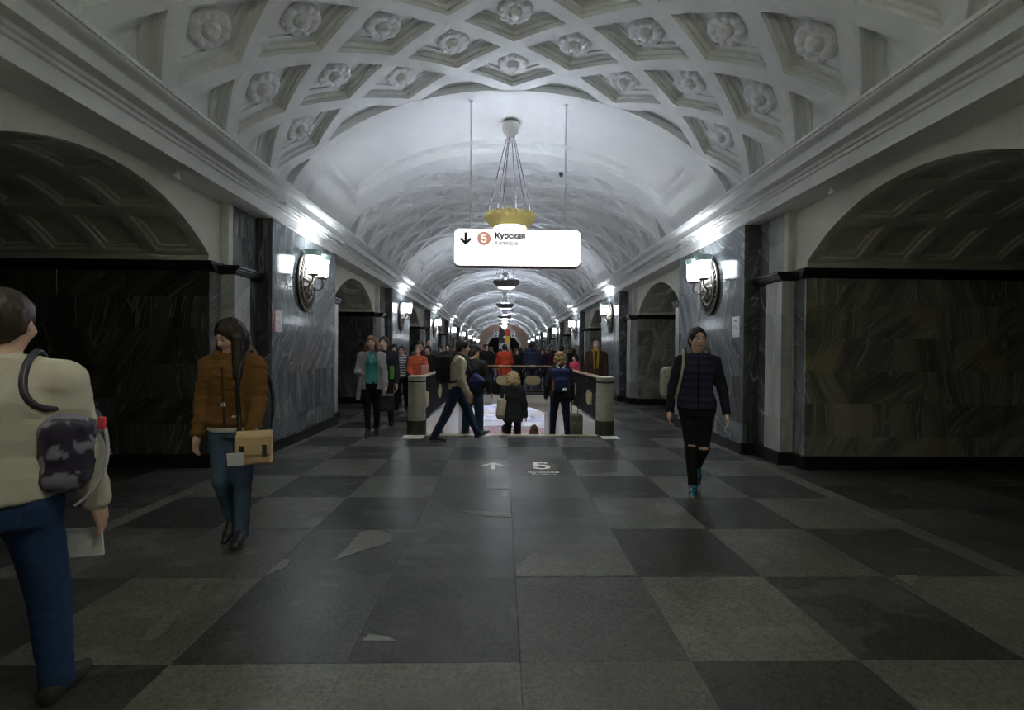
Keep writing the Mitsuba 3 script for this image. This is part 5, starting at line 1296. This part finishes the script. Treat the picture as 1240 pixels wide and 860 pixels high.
k, R = bag('beige shoulder bag hanging beside the black hooded coat on the stairs', 'bag', lambda g: g.rbox((0, 0, 0), (0.08, 0.15, 0.21), 0.05, 0, rot([0, 1, 0], 6)), hw, 5, 0.012, lambda v, n: np.where((v[:, 2] > -0.12)[:, None], np.array((0.42, 0.37, 0.25)), np.array((0.20, 0.17, 0.12))), 'tote_bag')
for y in (-0.09, 0.07): strap(k, [hw + R @ np.array([0.02, y, 0.15]), p.world(p.up([-0.17, y * 0.9 - 0.02, 1.28])), p.world(p.up([-0.135, -0.005, 1.475]))], 0.012, (0.42, 0.37, 0.25))
p = Person('person in a dark jacket wearing a navy backpack at the top of the stairs', (0.90, 8.38), -4, 1.62, 'f', 0.011, legs=((3, 2, 5), (-2, 4, 5)), arms=((-2, 14, 20), (0, 10, 14)), head=(6, -16), lean=3, skin=(0.5, 0.35, 0.28), z=-0.162)
p.body(); p.top('jacket', shade_col((0.018, 0.019, 0.020), 0.4), 0.84, 0.034, (0.076, 0.064, 0.052), 0.009, 5, extra=lambda g: g.rc(p.up([-0.07, -0.02, 1.45]), p.up([0.07, -0.02, 1.45]), 0.055, 0.055, 0.04)); p.leg_clothes('jeans', denim((0.012, 0.018, 0.045), (0.02, 0.03, 0.07)), (0.098, 0.066, 0.050), 0.96, 0.006); p.shoes((0.02, 0.02, 0.02)); p.hair('curly', (0.25, 0.155, 0.07), 0.036, 0.0)
k, R, bp = back_bag(p, 'navy backpack with an orange side and white tag at the top of the stairs', lambda v, n: np.where((v[:, 0] < -0.125)[:, None] & (v[:, 2] < -0.02)[:, None], np.array((0.20, 0.07, 0.03)), np.array((0.020, 0.028, 0.072))), (0.165, 0.09, 0.215), 1.19, -0.22)
obj('tag', flat(box(-0.035, 0.035, -0.004, 0.004, -0.02, 0.02, 0.002), bp + R @ np.array([0.06, -0.128, -0.15]), 0, math.radians(-4)), PAPER, k)
for q in (-1, 1): strap(k, [bp + R @ np.array([q * 0.03, -0.03, 0.21]), bp + R @ np.array([q * 0.08, 0.02, 0.27])], 0.009, (0.5, 0.5, 0.48), 'white_strap')
hw = np.array([1.235, 8.375, -0.162])
k, R = bag('grey wheeled suitcase standing on the stairs beside the person with the navy backpack', 'suitcase', lambda g: (g.rbox((0, 0, 0.29), (0.125, 0.10, 0.235), 0.045), g.rbox((0, -0.09, 0.24), (0.10, 0.03, 0.13), 0.025, 0.01)), hw, 10, 0.012, shade_col((0.15, 0.145, 0.12), 0.4, 12), 'suitcase', CLOTH, (-0.3, -0.3, -0.05), (0.3, 0.3, 0.7))
for x in (-0.085, 0.085): obj('wheel', flat(tube([(x, -0.02, 0.03), (x, 0.02, 0.03)], 0.03, 14), hw + np.array([0, -0.03, 0.002]), 0, math.radians(10)), 'm_dark', k); 
m = tube([(-0.06, 0.03, 0.5), (-0.06, 0.03, 0.86), (0.06, 0.03, 0.86), (0.06, 0.03, 0.5)], 0.009, 8); obj('handle', flat(m, hw, 0, math.radians(10)), 'm_dark', k)
p = Person('person in a plum coat far down the stairs, only the head and shoulders showing', (0.66, 11.98), 4, 1.66, 'f', 0.014, legs=((0, 4, 2), (2, 4, 2)), arms=((0, 8, 10), (0, 8, 10)), z=-RISE * 13)
p.body(); p.top('coat', lambda v, n: np.where((v[:, 0] < -0.06)[:, None], np.array((0.17, 0.025, 0.065)), np.array((0.035, 0.028, 0.022))), 0.70, 0.035); p.leg_clothes('trousers', DARK); p.shoes(DARK); p.hair('long', (0.115, 0.058, 0.028), 0.018, 0.20)
p = Person('person in a dark coat low on the stairs, half hidden by the black hooded coat', (-0.10, 12.0), 6, 1.66, 'm', 0.014, legs=((0, 4, 2), (4, 4, 2)), arms=((0, 14, 20), (0, 8, 10)), lean=10, z=-RISE * 13)
p.body(); p.top('coat', NAVY, 0.70, 0.035); p.leg_clothes('trousers', NAVY); p.shoes(DARK); p.hair('short', BLK, 0.012); p.top('collar', (0.5, 0.5, 0.5), 1.39, 0.02, arms=False, collar=1.445, wrinkle=0)

# people beyond the stair opening and along its sides
def figure(label, pos, heading, H, sex, hair, top, legs_=DARK, hem=0.86, infl=0.028, hcol=(0.02, 0.014, 0.011), arms=((0, 7, 14), (0, 7, 14)), legs=((-6, 8, 2), (8, 6, 2)), h=0.018, skirt=False, length=0.0, head=(0, 0), vol=0.013, skin=(0.48, 0.31, 0.24), topname='jacket', group=None, z=0.0):
    p = Person(label, pos, heading, H, sex, h, legs, arms, head, 1.5, (0, 0), skin, group, z=z)
    p.body(); p.top(topname, top, hem, infl, (0.074, 0.062, 0.050), 0.007, 5); p.leg_clothes('trousers', legs_, (0.094, 0.068, 0.054), 0.95); p.shoes((0.02, 0.019, 0.018))
    if hair: p.hair(hair, hcol, vol, length)
    return p
p = figure('person in a brown leather jacket with a mustard scarf beside the right railing', (2.20, 11.6), 170, 1.80, 'm', None, shade_col((0.062, 0.034, 0.022), 0.4), skin=(0.50, 0.33, 0.26), h=0.012)
g = Grid(p.up([-0.2, -0.2, 1.0]), p.up([0.2, 0.25, 1.6]), 0.012); g.rc(p.up([-0.05, 0.11, 1.42]), p.up([-0.03, 0.165, 1.05]), 0.035, 0.028, 0.02); g.rc(p.up([0.05, 0.11, 1.42]), p.up([0.035, 0.165, 1.02]), 0.035, 0.028, 0.02); g.rc(p.up([-0.06, 0.05, 1.455]), p.up([0.06, 0.05, 1.455]), 0.05, 0.05, 0.03); V, F = g.mesh(); p.emit('scarf', V, F, (0.30, 0.19, 0.03))
figure('person in a dark suit walking close behind the one in the teal top', (-2.50, 9.05), 180, 1.76, 'm', 'short', shade_col((0.016, 0.016, 0.018)), arms=((0, 8, 14), (10, 9, 40)), topname='suit_jacket', h=0.012)
tag(obj('carrier_bag', box(-2.25, -2.17, 8.70, 8.74, 0.95, 1.20, 0.01), mat('m_green_bag', prin((0.09, 0.28, 0.06), 0.5, 0.3))), 'bright green bag held by the dark-suited person behind the teal top', 'bag')
figure('person in a maroon top behind the one in stripes, left of the stairs', (-3.08, 12.35), 178, 1.66, 'f', 'long', (0.055, 0.018, 0.035), length=0.12, hcol=(0.03, 0.014, 0.012), h=0.013)
p = figure('person in a black and white striped top and dark cardigan left of the stairs', (-2.72, 11.55), 180, 1.61, 'f', 'back', lambda v, n: np.where(((np.sin(v[:, 2] * 2 * math.pi / 0.062) > 0.15) & (np.abs(v[:, 0]) < 0.125) & (v[:, 1] > -0.02))[:, None], np.array((0.62, 0.62, 0.62)), np.where(((np.abs(v[:, 0]) < 0.125) & (v[:, 1] > -0.02))[:, None], np.array((0.03, 0.03, 0.035)), np.array((0.055, 0.055, 0.058)))), legs_=(0.014, 0.014, 0.022), hem=0.87, infl=0.02, arms=((2, 14, 16), (2, 14, 16)), h=0.012, vol=0.008)
figure('person in a coral orange jacket behind the left stair post', (-2.20, 10.9), 196, 1.62, 'f', 'back', shade_col((0.52, 0.105, 0.045), 0.3), arms=((4, 12, 30), (10, 6, 55, 15)), hcol=(0.20, 0.12, 0.07), h=0.012, vol=0.010)
bp = np.array([-1.92, 10.70, 1.02])
k, R = bag('pink bag at the arm of the person in the orange jacket', 'bag', lambda g: g.rbox((0, 0, 0), (0.10, 0.06, 0.14), 0.04), bp, 15, 0.013, (0.50, 0.20, 0.17)); strap(k, [bp + [0, 0, 0.12], bp + np.array([-0.03, 0.06, 0.42])], 0.01, (0.4, 0.16, 0.14))
figure('person in a greyish pink shirt behind the orange jacket', (-2.62, 13.6), 180, 1.77, 'm', 'short', (0.16, 0.12, 0.12), hcol=(0.05, 0.03, 0.025))
figure('person in a dark grey jacket with arms bent, beyond the left railing', (-2.28, 13.0), 182, 1.79, 'm', None, shade_col((0.06, 0.062, 0.065)), arms=((6, 10, 50, 15), (6, 10, 50, 15)))
figure('person in a black jacket close to the left railing, behind the striding backpack', (-2.14, 12.0), 176, 1.63, 'm', 'short', BLK)
figure('person in a charcoal jacket far behind the striding person in cream', (-2.3, 17.4), 178, 1.76, 'm', 'short', (0.03, 0.03, 0.033))
figure('person in a bright red coat with back turned beyond the far railing', (-0.14, 16.75), 2, 1.76, 'm', 'short', shade_col((0.46, 0.055, 0.022), 0.3), hem=0.62, infl=0.055, arms=((4, 14, 34, 10), (4, 14, 34, 10)), topname='coat', legs_=(0.02, 0.02, 0.022), vol=0.010)
p = figure('tall person in a hooded navy jacket, back turned, beyond the far railing', (0.88, 16.9), 0, 1.88, 'm', 'short', shade_col((0.022, 0.030, 0.060), 0.3), hem=0.78, infl=0.05, legs_=(0.035, 0.05, 0.075), arms=((0, 10, 16), (0, 10, 16)), legs=((0, 2, 4), (0, 2, 4)))
g = Grid(p.up([-0.25, -0.3, 1.2]), p.up([0.25, 0.2, 1.6]), 0.014); g.ell(p.up([0, -0.12, 1.42]), (0.12, 0.075, 0.085), 0.04); V, F = g.mesh(); p.emit('hood', V, F, (0.020, 0.027, 0.055))
bp = np.array([-0.33, 16.35, 0.25])
bag('black bag standing on the floor behind the far railing by the person in red', 'bag', lambda g: (g.rbox((0, 0, -0.02), (0.17, 0.10, 0.22), 0.07), g.rc((-0.05, 0, 0.22), (0.05, 0, 0.22), 0.03, 0.03, 0.05)), bp, 5, 0.014, BLK, 'floor_bag', CLOTH)
figure('person in a yellow coat among the crowd beyond the stairs', (-1.28, 19.6), 172, 1.60, 'f', 'long', shade_col((0.45, 0.34, 0.03), 0.3), hem=0.62, infl=0.035, length=0.08, topname='coat', hcol=(0.12, 0.07, 0.03))
figure('person in a dark navy jacket seen from behind, beyond the right end of the railing', (1.98, 17.0), -6, 1.74, 'm', 'short', (0.018, 0.020, 0.035))
figure('person in a bright pink top by the right-hand wall beyond the railing', (2.38, 16.4), 150, 1.36, 'f', 'bob', (0.62, 0.07, 0.13), hcol=(0.015, 0.012, 0.012))

# the crowd farther down the hall
cr = np.random.default_rng(21)
coats = [('black coat', BLK), ('dark grey jacket', (0.05, 0.05, 0.055)), ('navy coat', NAVY), ('brown jacket', (0.07, 0.04, 0.025)), ('burgundy jacket', (0.10, 0.02, 0.03)), ('beige coat', (0.25, 0.20, 0.14)), ('olive jacket', (0.05, 0.055, 0.03)), ('white top', (0.45, 0.45, 0.45))]
spots = sorted([(-1.55, 18.0), (-0.85, 17.9), (0.35, 18.3), (1.4, 18.6), (2.45, 18.8), (-2.75, 18.6), (-0.1, 19.2), (0.95, 19.5), (-2.1, 19.2), (1.75, 19.7), (-1.1, 22.0), (2.9, 20.2), (-3.0, 20.6), (0.15, 25.8), (-0.15, 23.0), (1.0, 25.2), (-1.9, 20.6), (-0.75, 20.2), (-0.35, 21.4), (0.55, 20.4), (1.35, 21.2), (1.95, 20.5), (2.55, 21.3), (-2.6, 21.6), (-1.45, 23.2), (0.75, 23.6), (1.6, 24.1), (2.3, 23.3), (-2.3, 25.2), (-0.95, 26.2), (1.1, 26.9), (2.0, 27.5), (0.4, 22.3), (-1.7, 28.4), (-0.5, 29.6), (0.6, 30.5), (1.5, 31.6), (2.6, 30.0), (-2.7, 30.8), (-1.2, 33.0), (0.1, 34.5), (1.2, 36.0), (2.2, 35.2), (-2.0, 37.4), (-0.4, 40.0), (0.9, 42.0)], key=lambda q: q[1])
order = {}
for i, (x, y) in enumerate(spots):
    nm_, col = coats[[0, 1, 0, 2, 3, 0, 2, 0, 0, 4, 1, 3, 0, 2, 0, 0, 0, 2, 1, 0, 4, 3, 0, 1, 0, 5, 2, 0, 7, 1, 0, 3, 6, 0, 4, 2, 0, 1, 0, 5, 0, 2, 3, 0, 1, 0][i]]
    sex = 'f' if cr.random() < 0.45 else 'm'
    away = cr.random() < 0.4
    hd = cr.uniform(-20, 20) if away else 180 + cr.uniform(-15, 15)
    long_ = cr.random() < 0.45
    side = 'left of' if x < -0.45 else 'right of' if x > 0.45 else 'in line with'
    lab = f'passenger in a {"long" if long_ else "short"} {nm_} {"walking away" if away else "coming nearer"}, {side} the information column'
    key_ = (lab, 0); order[lab] = order.get(lab, 0) + 1
    if order[lab] > 1: lab = lab.replace('passenger in', ['', 'farther passenger in', 'third farthest passenger in', 'fourth farthest passenger in', 'fifth farthest passenger in'][min(order[lab] - 1, 4)])
    figure(lab, (x, y), hd, cr.uniform(1.60, 1.72) if sex == 'f' else cr.uniform(1.70, 1.84), sex, 'long' if sex == 'f' and cr.random() < 0.5 else 'short', col, hem=0.65 if long_ else 0.86, hcol=[(0.02, 0.014, 0.011), (0.06, 0.035, 0.02), (0.14, 0.09, 0.05)][cr.integers(3)], h=0.032, length=0.08 if sex == 'f' else 0.0, group='crowd down the hall', legs_=[DARK, BLK, (0.03, 0.04, 0.07)][cr.integers(3)], vol=0.014)
